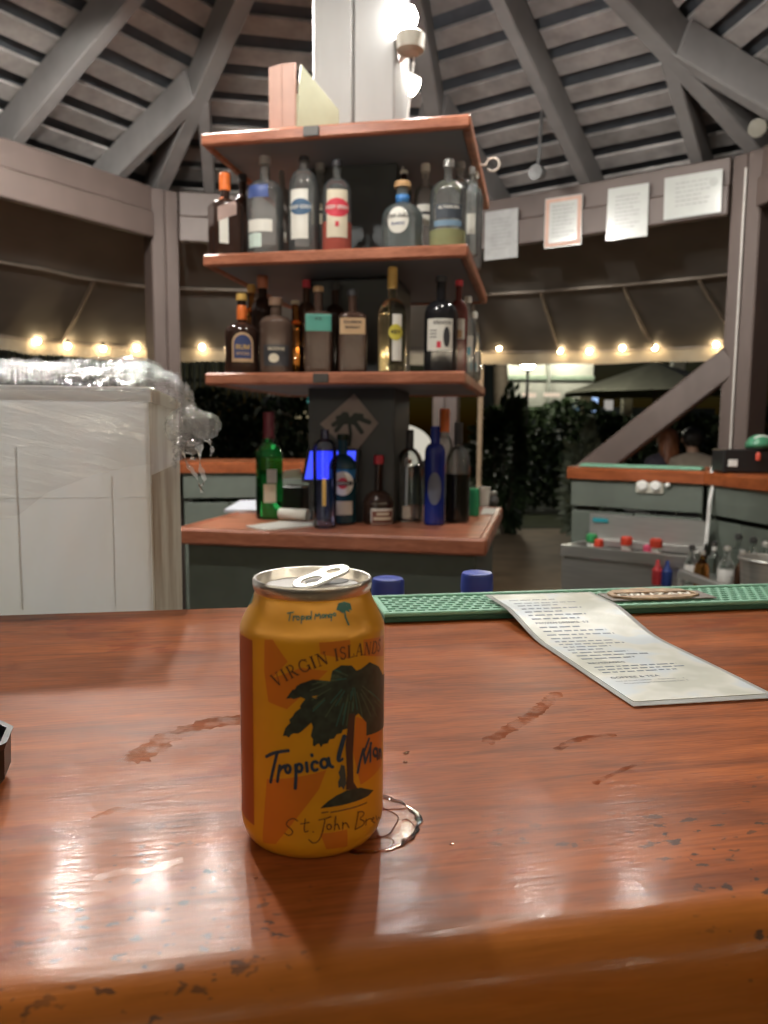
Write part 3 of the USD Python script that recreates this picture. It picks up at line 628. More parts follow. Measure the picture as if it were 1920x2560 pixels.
for z in SZ:
    sp = part(tw, "shelf", ring_slab(SH - .05, CW + .004, z - .026, z), shelf_wood)
    part(sp, "underside", ring_slab(SH - .056, CW + .006, z - .031, z - .0265), under)
    for q in range(4):
        ang = q * math.pi / 2; u, v = math.cos(ang), math.sin(ang)
        cpos = W(v * (SH / 2 - .0125), u * (SH / 2 - .0125), z - .018); L = SH if q % 2 == 0 else SH - .05
        part(sp, "edging", cbox(cpos, (L, .025, .038) if q % 2 == 0 else (.025, L, .038), tw_rot, .006), shelf_wood)
sp = part(tw, "counter_top", ring_slab(CT - .05, CW + .004, CZ - .03, CZ), shelf_wood)
for q in range(4):
    ang = q * math.pi / 2; u, v = math.cos(ang), math.sin(ang); L = CT if q % 2 == 0 else CT - .05
    part(sp, "edging", cbox(W(v * (CT / 2 - .0125), u * (CT / 2 - .0125), CZ - .022), (L, .025, .052) if q % 2 == 0 else (.025, L, .052), tw_rot, .007), shelf_wood)
for q in range(4):
    ang = q * math.pi / 2; u, v = math.cos(ang), math.sin(ang); hw = CT / 2 - .045
    part(tw, "cabinet_panel", cbox(W(v * hw, u * hw, (CZ - .05) / 2 + .012), (2 * hw + .02, .02, CZ - .07) if q % 2 == 0 else (.02, 2 * hw - .022, CZ - .07), tw_rot, .003), m("cabinet_green", (.07, .085, .07), .5, var=.1))
for lo, hi in ((CZ + .002, SZ[2] - .034), (SZ[2] + .002, SZ[1] - .034), (SZ[1] + .002, SZ[0] - .034)):
    for q in range(4):
        ang = q * math.pi / 2; u, v = math.cos(ang), math.sin(ang); hw = CW / 2 + .006
        part(tw, "column_cladding", cbox(W(v * hw, u * hw, (lo + hi) / 2), (CW + .02, .010, hi - lo) if q % 2 == 0 else (.010, CW - .002, hi - lo), tw_rot), slate)
hk = hp(1208, 412, W(SH / 2 + .004, 0, 0), TT); hk[2] = SZ[0] - .018
part(tw, "hook", tube([W(SH / 2 - .004, .05, SZ[0] - .02), W(SH / 2 + .02, .05, SZ[0] - .022)] + [W(SH / 2 + .042 - .022 * math.cos(a), .05, SZ[0] - .022 + .022 * math.sin(a)) for a in np.linspace(0, 5.6, 14)], .004, 6), m("cream_cord", (.55, .47, .40), .5), True)
for z in (SZ[0], SZ[2]):
    cq = W(-.06 if z == SZ[0] else -.03, SH / 2 + .003, z - .018)
    part(tw, "mending_plate", cbox(cq, (.05, .005, .03), tw_rot, .002), m("dull_metal", (.06, .055, .05), .5))

# magazine file box on the top shelf
px = lambda x, y, d: hp(x, y, W(0, d, 0), NT)
f0, f1 = px(672, 310, SH / 2 - .06), px(738, 310, SH / 2 - .06); hF = px(700, 160, SH / 2 - .06)[2] - SZ[0]
mb = thing("magazine_file", "pink and cream slant-sided file box standing on the top shelf", "file box", [*((f0 + f1) / 2)[:2], SZ[0]])
ux = np.array([*TT, 0]) * .96 + np.array([*(-NT), 0]) * -.0; wF = np.linalg.norm((f1 - f0)[:2])
b0 = np.array([f0[0], f0[1], SZ[0] + .001]); along = np.array([*TT, 0.]); back = np.array([*(-NT), 0.]) * .8 + along * .6; back /= np.linalg.norm(back)
pink, cream = m("card_pink", (.36, .20, .15), .5, var=.06), m("card_cream", (.34, .34, .24), .25, var=.05, coat_weight=.5)
def quad_slab(pts, nrm, t):
    pts = np.array(pts); n_ = np.array(nrm) * t; return trimesh.convex.convex_hull(np.vstack([pts, pts + n_]))
g_ = along * wF
for i in range(2): part(mb, "spine", quad_slab([b0 + g_ * (i * .5 + .01), b0 + g_ * (i * .5 + .49), b0 + g_ * (i * .5 + .49) + [0, 0, hF], b0 + g_ * (i * .5 + .01) + [0, 0, hF * (1.0 - .04 * (i == 0))]], back, .006), pink)
D_ = .17
side_poly = lambda o: [b0 + o, b0 + o + back * D_, b0 + o + back * D_ + [0, 0, hF * .55], b0 + o + back * .02 + [0, 0, hF]]
nrm_ = np.cross(back, [0, 0, 1]); nrm_ = nrm_ * np.sign(nrm_ @ along)
part(mb, "side", quad_slab(side_poly(g_), nrm_, .004), cream)
part(mb, "side", quad_slab(side_poly(np.zeros(3)), -nrm_, .004), cream)
part(mb, "back_panel", quad_slab([b0 + back * D_, b0 + g_ + back * D_, b0 + g_ + back * D_ + [0, 0, hF * .55], b0 + back * D_ + [0, 0, hF * .55]], -back, .004), cream)

# diamond sign with palm on the column
sg = thing("palm_sign", "diamond-shaped taupe sign with a dark palm on the column under the shelves", "sign", W(0, CW / 2 + .01, 1.1))
dS = CW / 2 + .0135
def sg_pt(x, y): p = px(x, y, dS); return ((p[:2] - C) @ TT, p[2])
dia = Polygon([sg_pt(*q) for q in ((886, 985), (946, 1058), (897, 1122), (868, 1122), (801, 1060))])
fn_s = lambda x, y, h: np.array([W(a, dS + c, b) for a, b, c in zip(x, y, h)])
part(sg, "board", slab(dia, .006, fn_s), m("taupe_board", (.25, .21, .19), .55))
fr_lines = []
cx_, cy_ = 874, 1054
for ex, ey in ((835, 1062), (846, 1045), (905, 1040), (924, 1056), (905, 1080), (860, 1036), (842, 1076)):
    mid = ((cx_ + ex) / 2, (cy_ + ey) / 2 - 9); fr_lines.append(LineString([sg_pt(cx_, cy_), sg_pt(*mid), sg_pt(ex, ey)]).buffer(.008))
tr0 = LineString([sg_pt(cx_, cy_), sg_pt(878, 1085), sg_pt(874, 1112)]).buffer(.006)
part(sg, "palm_print", slab(unary_union(fr_lines + [tr0]), .001, lambda x, y, h: np.array([W(a, dS + .0062 + c, b) for a, b, c in zip(x, y, h)])), m("sign_dark", (.02, .03, .025), .6))

# ------------------------------------------------------------------ bottles
def textm(text, h, bold=True, depth=.0003):
    t = meshkit.text_mesh(text, h, depth, bold); v = np.array(t.vertices); v[:, 0] -= (v[:, 0].min() + v[:, 0].max()) / 2; v[:, 1] -= h / 2
    return trimesh.Trimesh(v, t.faces, process=False)
class Bottle:
    def __init__(s, name, label, x, wpx, ys, d, zb, body, p=2.0, neck=.3, cap=None, capy=None, capr=1.25, turn=0.0, group=None, liquid=None, base_y=None, n=36, r=None):
        """ys: photo rows of the top, neck start, shoulder start; d: distance from the column axis towards us"""
        P = px(x, ys[0], d); s.c = np.array([P[0], P[1], zb]); s.d = d; s.x = x
        dist = (P - O) @ FW; s.r = r or wpx * dist / F / 2; s.p = p; s.zb = zb
        s.turn = math.atan2(-P[0], P[1]) + turn        # faces us, plus a turn
        Z = [px(x, y, d)[2] - zb for y in ys]; H, zn, zs = Z
        s.H = H; rn = s.r * neck; r_ = s.r * (.9 if p > 3 else 1)
        prof = [(r_ * .88, 0, p), (r_ * .97, .004, p), (r_, .012, p), (r_, zs, p)]
        for q in (.2, .4, .6, .8): prof.append((rn + (r_ - rn) * math.cos(q * math.pi / 2) ** (1.1), zs + (zn - zs) * math.sin(q * math.pi / 2) * (.9 + .1 * q), 2 + (p - 2) * (1 - q)))
        prof += [(rn, zn, 2), (rn * .97, H * .97 if cap is None else H - .003, 2)]
        s.prof = prof
        s.t = thing(name, label, "bottle", s.c, group)
        rot = -math.pi / 2 + s.turn
        s.rot = rot
        part(s.t, "body", lathe(prof, n, s.c, rot), body, 35)
        zc = px(x, capy, d)[2] - zb if capy else H - .03
        if cap is not None: part(s.t, "cap", lathe([(rn * capr, zc), (rn * capr, H - .004), (rn * capr * .85, H)], 16, s.c), cap, 30)
        if liquid:
            zl = px(x, liquid[1], d)[2] - zb; k = 1.002
            pr_ = [(q[0] * k, max(q[1], .001), *q[2:]) for q in prof if q[1] < zl]; pr_.append((np.interp(zl, [q[1] for q in prof], [q[0] for q in prof]) * k, zl, p))
            part(s.t, "liquid", lathe(pr_, n, s.c, rot), liquid[0], 35)
    def rad(s, th, z):
        pr = s.prof; r = np.interp(z, [q[1] for q in pr], [q[0] for q in pr]); p = np.interp(z, [q[1] for q in pr], [q[2] for q in pr])
        return r * (np.abs(np.cos(th)) ** p + np.abs(np.sin(th)) ** p) ** (-1 / p)
    def wrap(s, x, y, h, lift=.0012):
        th = np.arctan(x / s.r) if s.p > 3 else x / s.r
        r = s.rad(th, y) + lift + h; a = th + s.rot
        return np.stack([s.c[0] + r * np.cos(a), s.c[1] + r * np.sin(a), s.c[2] + y], 1)
    def zy(s, y): return px(s.x, y, s.d)[2] - s.zb
    def label(s, y0, y1, w, mat, cx=0.0, shape="rect", lift=.0012, parent=None, name="label"):
        """y0, y1: photo rows; w: width as a share of the bottle's"""
        z1, z0 = s.zy(y0), s.zy(y1); hw = s.r * w; c_ = cx * s.r
        if shape == "rect": g = sbox(c_ - hw, z0, c_ + hw, z1)
        elif shape == "oval": g = affinity.scale(Point(c_, (z0 + z1) / 2).buffer(1, 16), hw, (z1 - z0) / 2)
        elif shape == "arch": g = unary_union([sbox(c_ - hw, z0, c_ + hw, z1 - hw), Point(c_, z1 - hw).buffer(hw, 12)])
        elif shape == "slant": g = Polygon([(c_ - hw, z0), (c_ + hw, z0 + (z1 - z0) * .4), (c_ + hw, z1), (c_ - hw, z1 - (z1 - z0) * .4)])
        return part(parent or s.t, name, slab(g, .0003, lambda a, b, h: s.wrap(a, b, h, lift), edge=.012), mat, 50)
    def text(s, txt, y, h, mat, cx=0.0, lift=.0019, parent=None, bold=True):
        t = textm(txt, h, bold); z = s.zy(y)
        v = s.wrap(t.vertices[:, 0] + cx * s.r, t.vertices[:, 1] + z, t.vertices[:, 2], lift)
        return part(parent or s.t, "lettering", trimesh.Trimesh(v, t.faces, process=False), mat)

g_milk = milky("bottle_clear_glass", (.60, .64, .64), .17)
g_clear, g_green, g_blue, g_cobalt, g_aqua = g_milk, glass("green_glass", (.03, .38, .08)), glass("sky_blue_glass", (.10, .45, .80)), m("cobalt_bottle", (.012, .025, .20), .10), milky("pale_glass", (.42, .50, .50), .32)
dk_brown, dk_green = m("dark_brown_glass", (.028, .014, .010), .07), m("dark_green_glass", (.012, .030, .022), .07)
lab_w, lab_c, ink, ink_b = m("label_white", (.68, .66, .60), .5, var=.05), m("label_cream", (.62, .55, .42), .5, var=.08), m("print_black", (.03, .03, .035), .5), m("print_blue", (.04, .07, .22), .5)
orange, red, teal_l, gold, tan_l, blue_l = m("foil_orange", (.75, .17, .03), .4), m("print_red", (.55, .035, .06), .5), m("label_teal", (.08, .30, .24), .5), m("gold_foil", (.60, .38, .10), .35), m("label_tan", (.52, .34, .19), .5), m("print_navy", (.03, .045, .13), .5)
FA, FB, FC = SH / 2, SH / 2, CT / 2
zA, zB, zC = SZ[1] + .0005, SZ[2] + .0005, CZ + .0005
GA, GB, GC = "bottles on the middle shelf", "bottles on the lowest shelf", "bottles on the tower counter"
# middle shelf
b = Bottle("liqueur_bottle", "dark square liqueur bottle with orange cap and slanted ribbon label", 562, 84, (434, 500, 520), FA - .075, zA, dk_brown, p=6, neck=.27, cap=orange, capy=478, turn=.30, group=GA)
lb = b.label(548, 618, .30, lab_w, cx=-.42); b.label(508, 566, .62, m("label_rose", (.36, .25, .22), .5), shape="slant", cx=-.2, lift=.0018, name="ribbon"); b.label(496, 508, .12, orange, cx=-.75, lift=.003, name="seal")
b = Bottle("vodka_bottle", "tall clear bottle with blue print and white tax label, second on the middle shelf", 662, 92, (392, 452, 488), FA - .085, zA, g_clear, neck=.26, cap=m("cap_grey", (.40, .38, .36), .4), capy=412, group=GA)
b.label(474, 506, .62, ink_b, cx=-.45); b.label(560, 590, .72, lab_w, cx=-.35); b.label(594, 628, .40, m("label_mint", (.55, .66, .60), .5), cx=-.62)
b = Bottle("small_bottle", "narrow bottle with a small white tag behind the tall blue-printed one", 704, 34, (420, 470, 492), FA - .20, zA, m("smoky_bottle", (.20, .18, .17), .15), neck=.45, group=GA); b.label(585, 610, .5, lab_w, cx=.2)
b = Bottle("vodka_bottle", "round-shouldered clear bottle with cream label and navy oval on the middle shelf", 760, 78, (392, 424, 478), FA - .08, zA, g_clear, neck=.28, cap=ink, capy=404, turn=-.25, group=GA)
b.label(484, 606, .60, lab_w, cx=-.1); b.label(508, 548, .72, m("oval_navy", (.05, .11, .20), .5), shape="oval", lift=.0018, name="badge"); b.text("DEEP EDDY", 528, .010, lab_w, lift=.0028)
b = Bottle("vodka_bottle", "clear bottle of pink-red spirit with red oval on a cream label", 843, 74, (402, 448, 484), FA - .075, zA, g_clear, neck=.28, cap=ink, capy=418, group=GA, liquid=(m("ruby_spirit", (.32, .075, .055), .12), 560))
b.label(484, 602, .74, lab_c); b.label(506, 552, .86, red, shape="oval", lift=.0018, name="badge"); b.text("DEEP EDDY", 528, .010, lab_w, lift=.0028); b.label(563, 576, .12, red, lift=.0018, name="emblem")
b = Bottle("tequila_bottle", "squat round bottle with cork stopper, blue neck band and oval white label", 1007, 104, (455, 510, 548), FA - .08, zA, g_aqua, neck=.30, cap=m("cork_stopper", (.50, .30, .14), .6), capy=470, capr=1.35, group=GA)
b.label(530, 596, .52, lab_w, cx=-.22, shape="oval"); b.text("Don Julio", 552, .011, ink, cx=-.22); b.text("BLANCO", 572, .007, ink_b, cx=-.22)
part(b.t, "neck_band", lathe([(b.r * .33, b.zy(508)), (b.r * .33, b.zy(490))], 16, b.c), m("band_blue", (.05, .20, .50), .4), True)
b = Bottle("small_bottle", "slim dark bottle standing behind the cork-stoppered round one", 1010, 40, (426, 470, 500), FA - .24, zA, dk_brown, neck=.4, cap=lab_w, capy=436, group=GA)
b = Bottle("gin_bottle", "wide clear bottle with dark label and pale green rest, right of the middle shelf", 1122, 92, (400, 452, 488), FA - .085, zA, g_clear, neck=.24, cap=m("cap_silver", (.6, .6, .58), .3, metal=.8), capy=420, group=GA, liquid=(m("olive_rest", (.24, .25, .13), .15), 582))
b.label(522, 558, .74, m("label_ink", (.035, .045, .06), .5), cx=.05); b.text("ALTAMURA", 530, .0085, lab_w, cx=.05); b.label(562, 576, .80, m("band_skyblue", (.16, .26, .36), .5))
for i, (x, y, dd, lb) in enumerate(((1152, 405, .24, "clear bottle neck rising behind the dark-labelled wide bottle"), (1180, 418, .16, "clear bottle at the right end of the middle shelf"), (1188, 430, .36, "clear bottle behind the last one on the middle shelf"))):
    b = Bottle("clear_bottle", lb, x, (56, 40, 42)[i], (y, y + 40, y + 70), FA - dd, zA, g_clear, neck=.34, cap=M["cap_silver"] if i < 2 else lab_w, capy=y + 18, group=GA)
    if i: b.label(540, 590, .5, lab_w)
for i, (x, yt, w, bd, cp_, lc, lb) in enumerate(((606, 436, 52, dk_brown, ink, None, "dark bottle filling the gap behind the orange-capped square one"), (800, 408, 56, g_clear, M["cap_silver"], lab_c, "clear bottle standing back between the navy-oval and red-oval ones"),
        (1064, 410, 54, g_clear, lab_w, lab_w, "clear white-labelled bottle standing back left of the dark-labelled wide one"))):
    b = Bottle("spirit_bottle", lb, x, w, (yt, yt + 52, yt + 84), FA - .235, zA, bd, neck=.34, cap=cp_, capy=yt + 20, group=GA)
    if lc is not None: b.label(yt + 108, yt + 160, .8, lc); b.label(yt + 126, yt + 134, .5, ink, lift=.0018, name="print_line")
# lowest shelf
b = Bottle("rum_bottle", "dark bottle with arched navy label edged in orange, far left of the lowest shelf", 604, 86, (735, 806, 836), FB - .075, zB, dk_brown, neck=.26, cap=gold, capy=752, turn=.15, group=GB)
b.label(836, 908, .62, tan_l, cx=-.12, shape="arch"); b.label(842, 900, .50, blue_l, cx=-.12, shape="arch", lift=.0018, name="label_field"); b.text("RUM", 872, .014, gold, cx=-.12, lift=.0027); b.text("SPICED", 888, .008, tan_l, cx=-.12, lift=.0027)
part(b.t, "neck_band", lathe([(b.r * .30, b.zy(800)), (b.r * .275, b.zy(765))], 16, b.c), orange, True)
b = Bottle("whisky_bottle", "brown bottle with black label and pale round seal beside the arched-label one", 690, 84, (745, 790, 812), FB - .085, zB, m("umber_glass", (.085, .055, .042), .12), neck=.34, cap=m("cap_brown", (.20, .12, .08), .4), capy=765, group=GB)
b.label(866, 918, .80, ink, cx=.0); b.label(888, 910, .30, lab_c, cx=-.15, shape="oval", lift=.0018, name="seal"); b.text("RESERVE", 876, .009, lab_c, lift=.0022)
b = Bottle("whisky_bottle", "tall dark bottle with an orange-topped cap behind the brown one", 656, 60, (676, 745, 790), FB - .20, zB, dk_brown, neck=.36, cap=m("cap_copper", (.5, .16, .08), .4), capy=722, group=GB)
b = Bottle("amber_bottle", "narrow red-amber bottle behind the teal-labelled one", 738, 44, (752, 800, 825), FB - .19, zB, amber_g, neck=.4, cap=lab_c, capy=762, group=GB)
b = Bottle("rye_bottle", "embossed square bottle with teal label on the lowest shelf", 796, 80, (716, 778, 792), FB - .085, zB, m("bourbon_dark", (.055, .030, .022), .1, bump=.5, bscale=90), p=5, neck=.27, cap=tan_l, capy=730, group=GB); b.label(790, 832, .98, teal_l); b.text("RYE", 802, .008, ink, lift=.0022)
b = Bottle("bourbon_bottle", "embossed square bottle with tan label, right of the teal-labelled one", 882, 80, (724, 780, 796), FB - .085, zB, M["bourbon_dark"], p=5, neck=.27, cap=ink, capy=740, group=GB); b.label(800, 840, .96, tan_l); b.text("BOURBON", 810, .009, ink, lift=.0022); b.text("WHISKEY", 823, .008, ink, lift=.0022)
b = Bottle("tequila_bottle", "tall pale yellow bottle with long gold stopper and yellow badge", 982, 72, (668, 748, 790), FB - .08, zB, glass("straw_glass", (.85, .80, .55)), neck=.30, cap=gold, capy=722, capr=1.15, group=GB)
b.label(790, 905, .34, lab_w, cx=.35); b.label(815, 855, .48, m("badge_yellow", (.55, .47, .06), .5), cx=.25, shape="oval", lift=.0018, name="badge"); b.text("KEY", 834, .011, ink, cx=.25, lift=.0027)
b = Bottle("rum_bottle", "black bottle with white pirate-style label at the right of the lowest shelf", 1104, 84, (690, 752, 788), FB - .085, zB, m("black_bottle", (.012, .012, .014), .08), neck=.28, cap=ink, capy=706, group=GB)
b.label(802, 880, .80, lab_w, cx=-.05); b.text("KRAKEN", 812, .010, ink, cx=.1); b.label(822, 872, .20, ink, cx=.35, shape="oval", lift=.0018, name="figure"); b.label(858, 874, .12, red, cx=-.1, lift=.0018, name="emblem")
for q in (830, 838, 846): b.label(q, q + 2.2, .22, ink, cx=-.45, lift=.0018, name="print_line")
for i, (x, yt, dd, w, bd, lb) in enumerate(((1148, 700, .18, 46, m("red_bottle", (.13, .03, .025), .12), "reddish bottle with white label behind the pirate-style one"), (1170, 742, .28, 44, g_clear, "clear bottle with blue and white label on the right edge of the lowest shelf"), (1186, 780, .42, 40, g_clear, "small clear bottle farthest back on the right edge of the lowest shelf"))):
    b = Bottle("side_bottle", lb, x, w, (yt, yt + 50, yt + 80), FB - dd, zB, bd, neck=.34, cap=lab_w if i else red, capy=yt + 16, group=GB); b.label(yt + 100, yt + 150, .7, lab_w); b.label(yt + 128, yt + 148, .4, m("label_aqua", (.10, .35, .45), .5) if i else tan_l, lift=.002, name="patch")
for i, (x, yt, w, bd, cp_, lc, lb) in enumerate(((628, 712, 50, amber_g, gold, lab_c, "amber bottle standing back between the arched-label and brown ones"), (766, 700, 50, m("umber_glass_deep", (.06, .03, .02), .1), red, tan_l, "umber bottle with red cap standing back left of the teal-labelled one"), (838, 706, 52, dk_brown, ink, None, "dark bottle standing back between the teal and tan labels"))):
    b = Bottle("spirit_bottle", lb, x, w, (yt, yt + 56, yt + 90), FB - .235, zB, bd, neck=.34, cap=cp_, capy=yt + 20, group=GB)
    if lc is not None: b.label(yt + 112, yt + 168, .8, lc); b.label(yt + 130, yt + 138, .5, ink, lift=.0018, name="print_line")
# tower counter: rows give the base, so the distance follows from the counter plane
def on_counter(x, yb):
    p = hz(x, yb, CZ); return float((p[:2] - C) @ NT)
b = Bottle("gin_bottle", "green bottle with cream label and dark red neck foil, left on the tower counter", 672, 68, (1030, 1106, 1146), on_counter(672, 1296), zC, g_green, neck=.34, cap=m("foil_maroon", (.16, .02, .04), .4), capy=1096, group=GC, turn=-.3)
b.label(1208, 1254, .46, lab_c, cx=.35); b.label(1172, 1206, .36, m("label_silver", (.40, .40, .40), .4), cx=.5)
b = Bottle("vodka_bottle", "round blue-lit bottle standing before the blue screen", 812, 60, (1066, 1096, 1120), .33, zC, pane("thin_blue_glass", (.66, .72, 1.0), .95), neck=.36, group=GC)
b.label(1195, 1262, .14, gold, cx=-.05)
b = Bottle("vermouth_bottle", "blue-shouldered dark bottle with round white badge, middle of the tower counter", 857, 70, (1085, 1136, 1168), on_counter(857, 1308), zC, m("blue_vermouth", (.012, .05, .07), .10), neck=.34, cap=dk_green, capy=1100, group=GC)
b.label(1172, 1196, 1.15, m("blue_shoulder", (.03, .17, .42), .15), lift=.0004, name="shoulder_band")
b.label(1177, 1236, .80, lab_w, shape="oval", lift=.0018); b.label(1192, 1220, .36, red, shape="oval", lift=.0024, name="disc"); b.label(1201, 1211, .70, ink, lift=.0030, name="bar"); b.text("MARTINI", 1206, .0065, lab_w, lift=.0037); b.label(1250, 1284, .74, lab_w)
b = Bottle("liqueur_bottle", "squat dark round bottle with red wax top and brown label", 947, 78, (1138, 1225, 1262), on_counter(947, 1308), zC, dk_brown, neck=.26, cap=m("wax_red", (.45, .03, .05), .4), capy=1160, group=GC, turn=.2)
b.label(1268, 1318, .78, lab_w, cx=.1); b.label(1274, 1311, .70, m("label_maroon", (.16, .05, .035), .5), cx=.1, lift=.0018, name="label_field"); b.label(1289, 1296, .60, lab_c, cx=.1, lift=.0024, name="print_line"); b.label(1278, 1284, .4, lab_c, cx=.1, lift=.0024, name="print_line")
b = Bottle("vodka_bottle", "clear bottle with black capsule before the bright white board", 1025, 70, (1074, 1120, 1172), on_counter(1025, 1302), zC, pane("thin_clear_glass", (.90, .92, .90), .86), neck=.26, cap=ink, capy=1122, capr=1.1, group=GC)
b.label(1262, 1292, .28, lab_w, cx=-.2)
b = Bottle("tequila_bottle", "tall cobalt blue bottle on the tower counter", 1089, 52, (1058, 1108, 1132), on_counter(1089, 1312), zC, g_cobalt, neck=.46, group=GC)
b.label(1180, 1260, .66, m("frost_print", (.10, .12, .17), .5), shape="oval")
b = Bottle("brandy_bottle", "dark bottle with clear shoulders and black pourer, right of the cobalt one", 1147, 62, (1056, 1116, 1160), on_counter(1147, 1304), zC, g_clear, neck=.30, cap=ink, capy=1112, capr=1.2, group=GC, liquid=(m("dark_spirit", (.014, .014, .010), .08), 1184))
b = Bottle("pourer_bottle", "white-necked bottle with orange pourer behind the cobalt one", 1112, 46, (1022, 1090, 1120), on_counter(1112, 1270), zC, g_clear, neck=.5, cap=orange, capy=1080, capr=1.1, group=GC)
# other things on the tower counter
c0 = hz(1184, 1290, CZ); solo("drink_can", lathe([(.018, 0), (.021, .005), (.021, .095), (.017, .104), (.016, .106)], 20, c0 + [0, 0, .0008]), m("can_green", (.02, .28, .12), .35), "slim green drink can at the right end of the tower counter", "can", smooth=30)
c0 = hz(1210, 1266, CZ); solo("paper_cup", lathe([(.020, 0), (.026, .080), (.028, .082), (.026, .083), (.024, .080), (.019, .004)], 20, c0 + [0, 0, .0008]), lab_w, "white paper cup behind the slim green can", "cup", smooth=30)
c0 = hz(1232, 1264, CZ); jr = thing("glass_jar", "small round glass jar by the back corner of the tower counter", "jar", c0)
part(jr, "body", lathe([(.016, 0.0008), (.024, .012), (.026, .026), (.016, .040), (.014, .050)], 18, c0), m("smoky_jar", (.10, .10, .10), .06), True); part(jr, "lid", lathe([(.017, .048), (.018, .06), (.012, .063)], 16, c0), M["cap_silver"], 30)
def sheet(name, pxs, z, mat, label, catg, t=.0012, lift=.0006):
    ps = [hz(x, y, z) for x, y in pxs]; g = Polygon([p[:2] for p in ps])
    return solo(name, slab(g, t, lambda a, b, h: np.stack([a, b, z + lift + h], 1)), mat, label, catg)
sheet("napkin", ((1200, 1286), (1250, 1286), (1238, 1268), (1208, 1270)), CZ, lab_w, "white napkin lying by the back corner of the tower counter", "napkin")
sheet("paper_sheet", ((615, 1318), (660, 1328), (790, 1316), (796, 1309), (700, 1306)), CZ, lab_w, "white order slips lying at the front edge of the tower counter", "paper", t=.004)
sheet("paper_sheet", ((560, 1282), (600, 1258), (642, 1256), (642, 1284)), CZ, m("paper_blueish", (.60, .63, .70), .6), "pale folded paper left of the green bottle on the tower counter", "paper", t=.012)
c0 = hz(735, 1304, CZ); e_ = np.array([*TT, 0.]) * .97 + np.array([*NT, 0]) * .2
rr_ = .020
rp = thing("receipt_roll", "rolled white receipt lying on the order slips", "paper roll", c0)
part(rp, "paper", orient(lathe([(rr_, -.055), (rr_, .055), (rr_ - .002, .055), (rr_ - .002, -.055)], 24), c0 + [0, 0, rr_ + .006], frame(e_)), lab_w, 30)
# order screen behind the bottles
d_ = .20
posA = px(770, 1200, -.05); 
ps_ = thing("order_screen", "black till with a glowing blue screen behind the bottles on the tower counter", "till", W(-.24, -.02, CZ))
scr_m = em("screen_blue", (.055, .085, 1.0), 1.35)
dq = .215
P0, P1, P2, P3 = px(762, 1198, dq), px(884, 1198, dq + .0), px(890, 1128, dq - .03), px(776, 1128, dq - .03)
nn = np.cross(P1 - P0, P3 - P0); nn /= np.linalg.norm(nn); nn = nn * np.sign(nn @ (O - P0))
part(ps_, "screen", hull([p + nn * h for p in (P0, P1, P2, P3) for h in (.0005, .0025)]), scr_m)
ctr = (P0 + P1 + P2 + P3) / 4
part(ps_, "bezel", hull([ctr + (p - ctr) * 1.14 + nn * h for p in (P0, P1, P2, P3) for h in (-.02, 0)]), M["black_plastic"])
part(ps_, "stand", hull([[*(ctr - nn * .02)[:2] + o, z] for o in ((-.03, 0), (.03, 0), (-.03, .06), (.03, .06)) for z in (CZ + .0008, ctr[2] - .02)]), M["black_plastic"])
c0 = px(738, 1310, dq + .0); pr_b = thing("receipt_printer", "black receipt printer with white paper sticking out beside the blue screen", "printer", [c0[0], c0[1], CZ])
dP = on_counter(738, 1284); cP = px(738, 1240, dP)
part(pr_b, "case", cbox([cP[0], cP[1] , CZ + .055], (.088, .09, .108), tw_rot, .006), M["black_plastic"])
part(pr_b, "paper", hull([px(x, y, dP + .03) + np.array([*NT, 0]) * o for x, y in ((705, 1196), (755, 1196), (752, 1172), (712, 1176)) for o in (0, .003)]), lab_w)
# bright round-cornered board and hedge-side things seen through the tower
wb = hp(1025, 1115, [0, 6.4], [0, 1]); g = unary_union([sbox(-.13, -.20, .10, .20), Point(.06, 0).buffer(.2, 20)])

# ------------------------------------------------------------------ certificates on the right-hand beam
pC = eplane(0, AP - .092)
def cert(pts, paper, label, border=None, seal=False, seed=0, land=False):
    A, B, Cc, D = [hp(x, y, *pC) for x, y in pts]
    t = thing("certificate", label, "certificate", (A + B + Cc + D) / 4, "certificates on the beam")
    n_ = np.array([*(-dv(eang(0))), 0])
    part(t, "sheet", hull([p + n_ * h for p in (A, B, Cc, D) for h in (0, .0025)]), paper)
    def mp(u, v, h): u, v = np.asarray(u)[:, None], np.asarray(v)[:, None]; return (A * (1 - u) + B * u) * (1 - v) + (D * (1 - u) + Cc * u) * v + n_ * (.0026 + np.asarray(h)[:, None])
    if border is not None: part(t, "border", slab(sbox(.02, .02, .98, .98).difference(sbox(.12, .09, .88, .91)), .0006, mp), border)
    ls = []
    for i in range(9 if not land else 6): ls += dashes(.2, .8, .18 + .075 * i * (1 if not land else 1.4), .026, [1, .9, 1, .75, 1, .95, .6, 1, .8][i], seed + i)
    part(t, "print", slab(unary_union(ls), .0006, mp), m("print_grey", (.24, .24, .235), .6), kind="stuff")
    if seal: part(t, "seal", slab(affinity.scale(Point(.86, .27).buffer(1, 14), .075, .11), .0008, mp), m("seal_grey", (.28, .29, .27), .5))
lam = m("laminated_paper", (.37, .38, .36), .22, var=.04, coat_weight=.6, coat_roughness=.06)
cert(((1213, 531), (1296, 519), (1294, 643), (1211, 652)), m("paper_grey", (.30, .30, .295), .5), "plain grey-white notice, leftmost of the four papers on the beam", seed=1)
cert(((1364, 498), (1457, 484), (1453, 611), (1360, 622)), lam, "white paper with an orange border on the beam", border=m("border_orange", (.42, .24, .18), .5), seed=20)
cert(((1521, 473), (1623, 457), (1618, 590), (1515, 602)), lam, "upright glossy white certificate with a lamp reflected in it", seed=40)
cert(((1662, 446), (1807, 422), (1802, 530), (1659, 551)), lam, "wide certificate with a round grey seal next to the right post", seal=True, seed=60, land=True)
q = hp(1343, 432, *eplane(0, AP - .35)); dvr = np.array([*(-dv(eang(0))), -.15]); dvr /= np.linalg.norm(dvr)
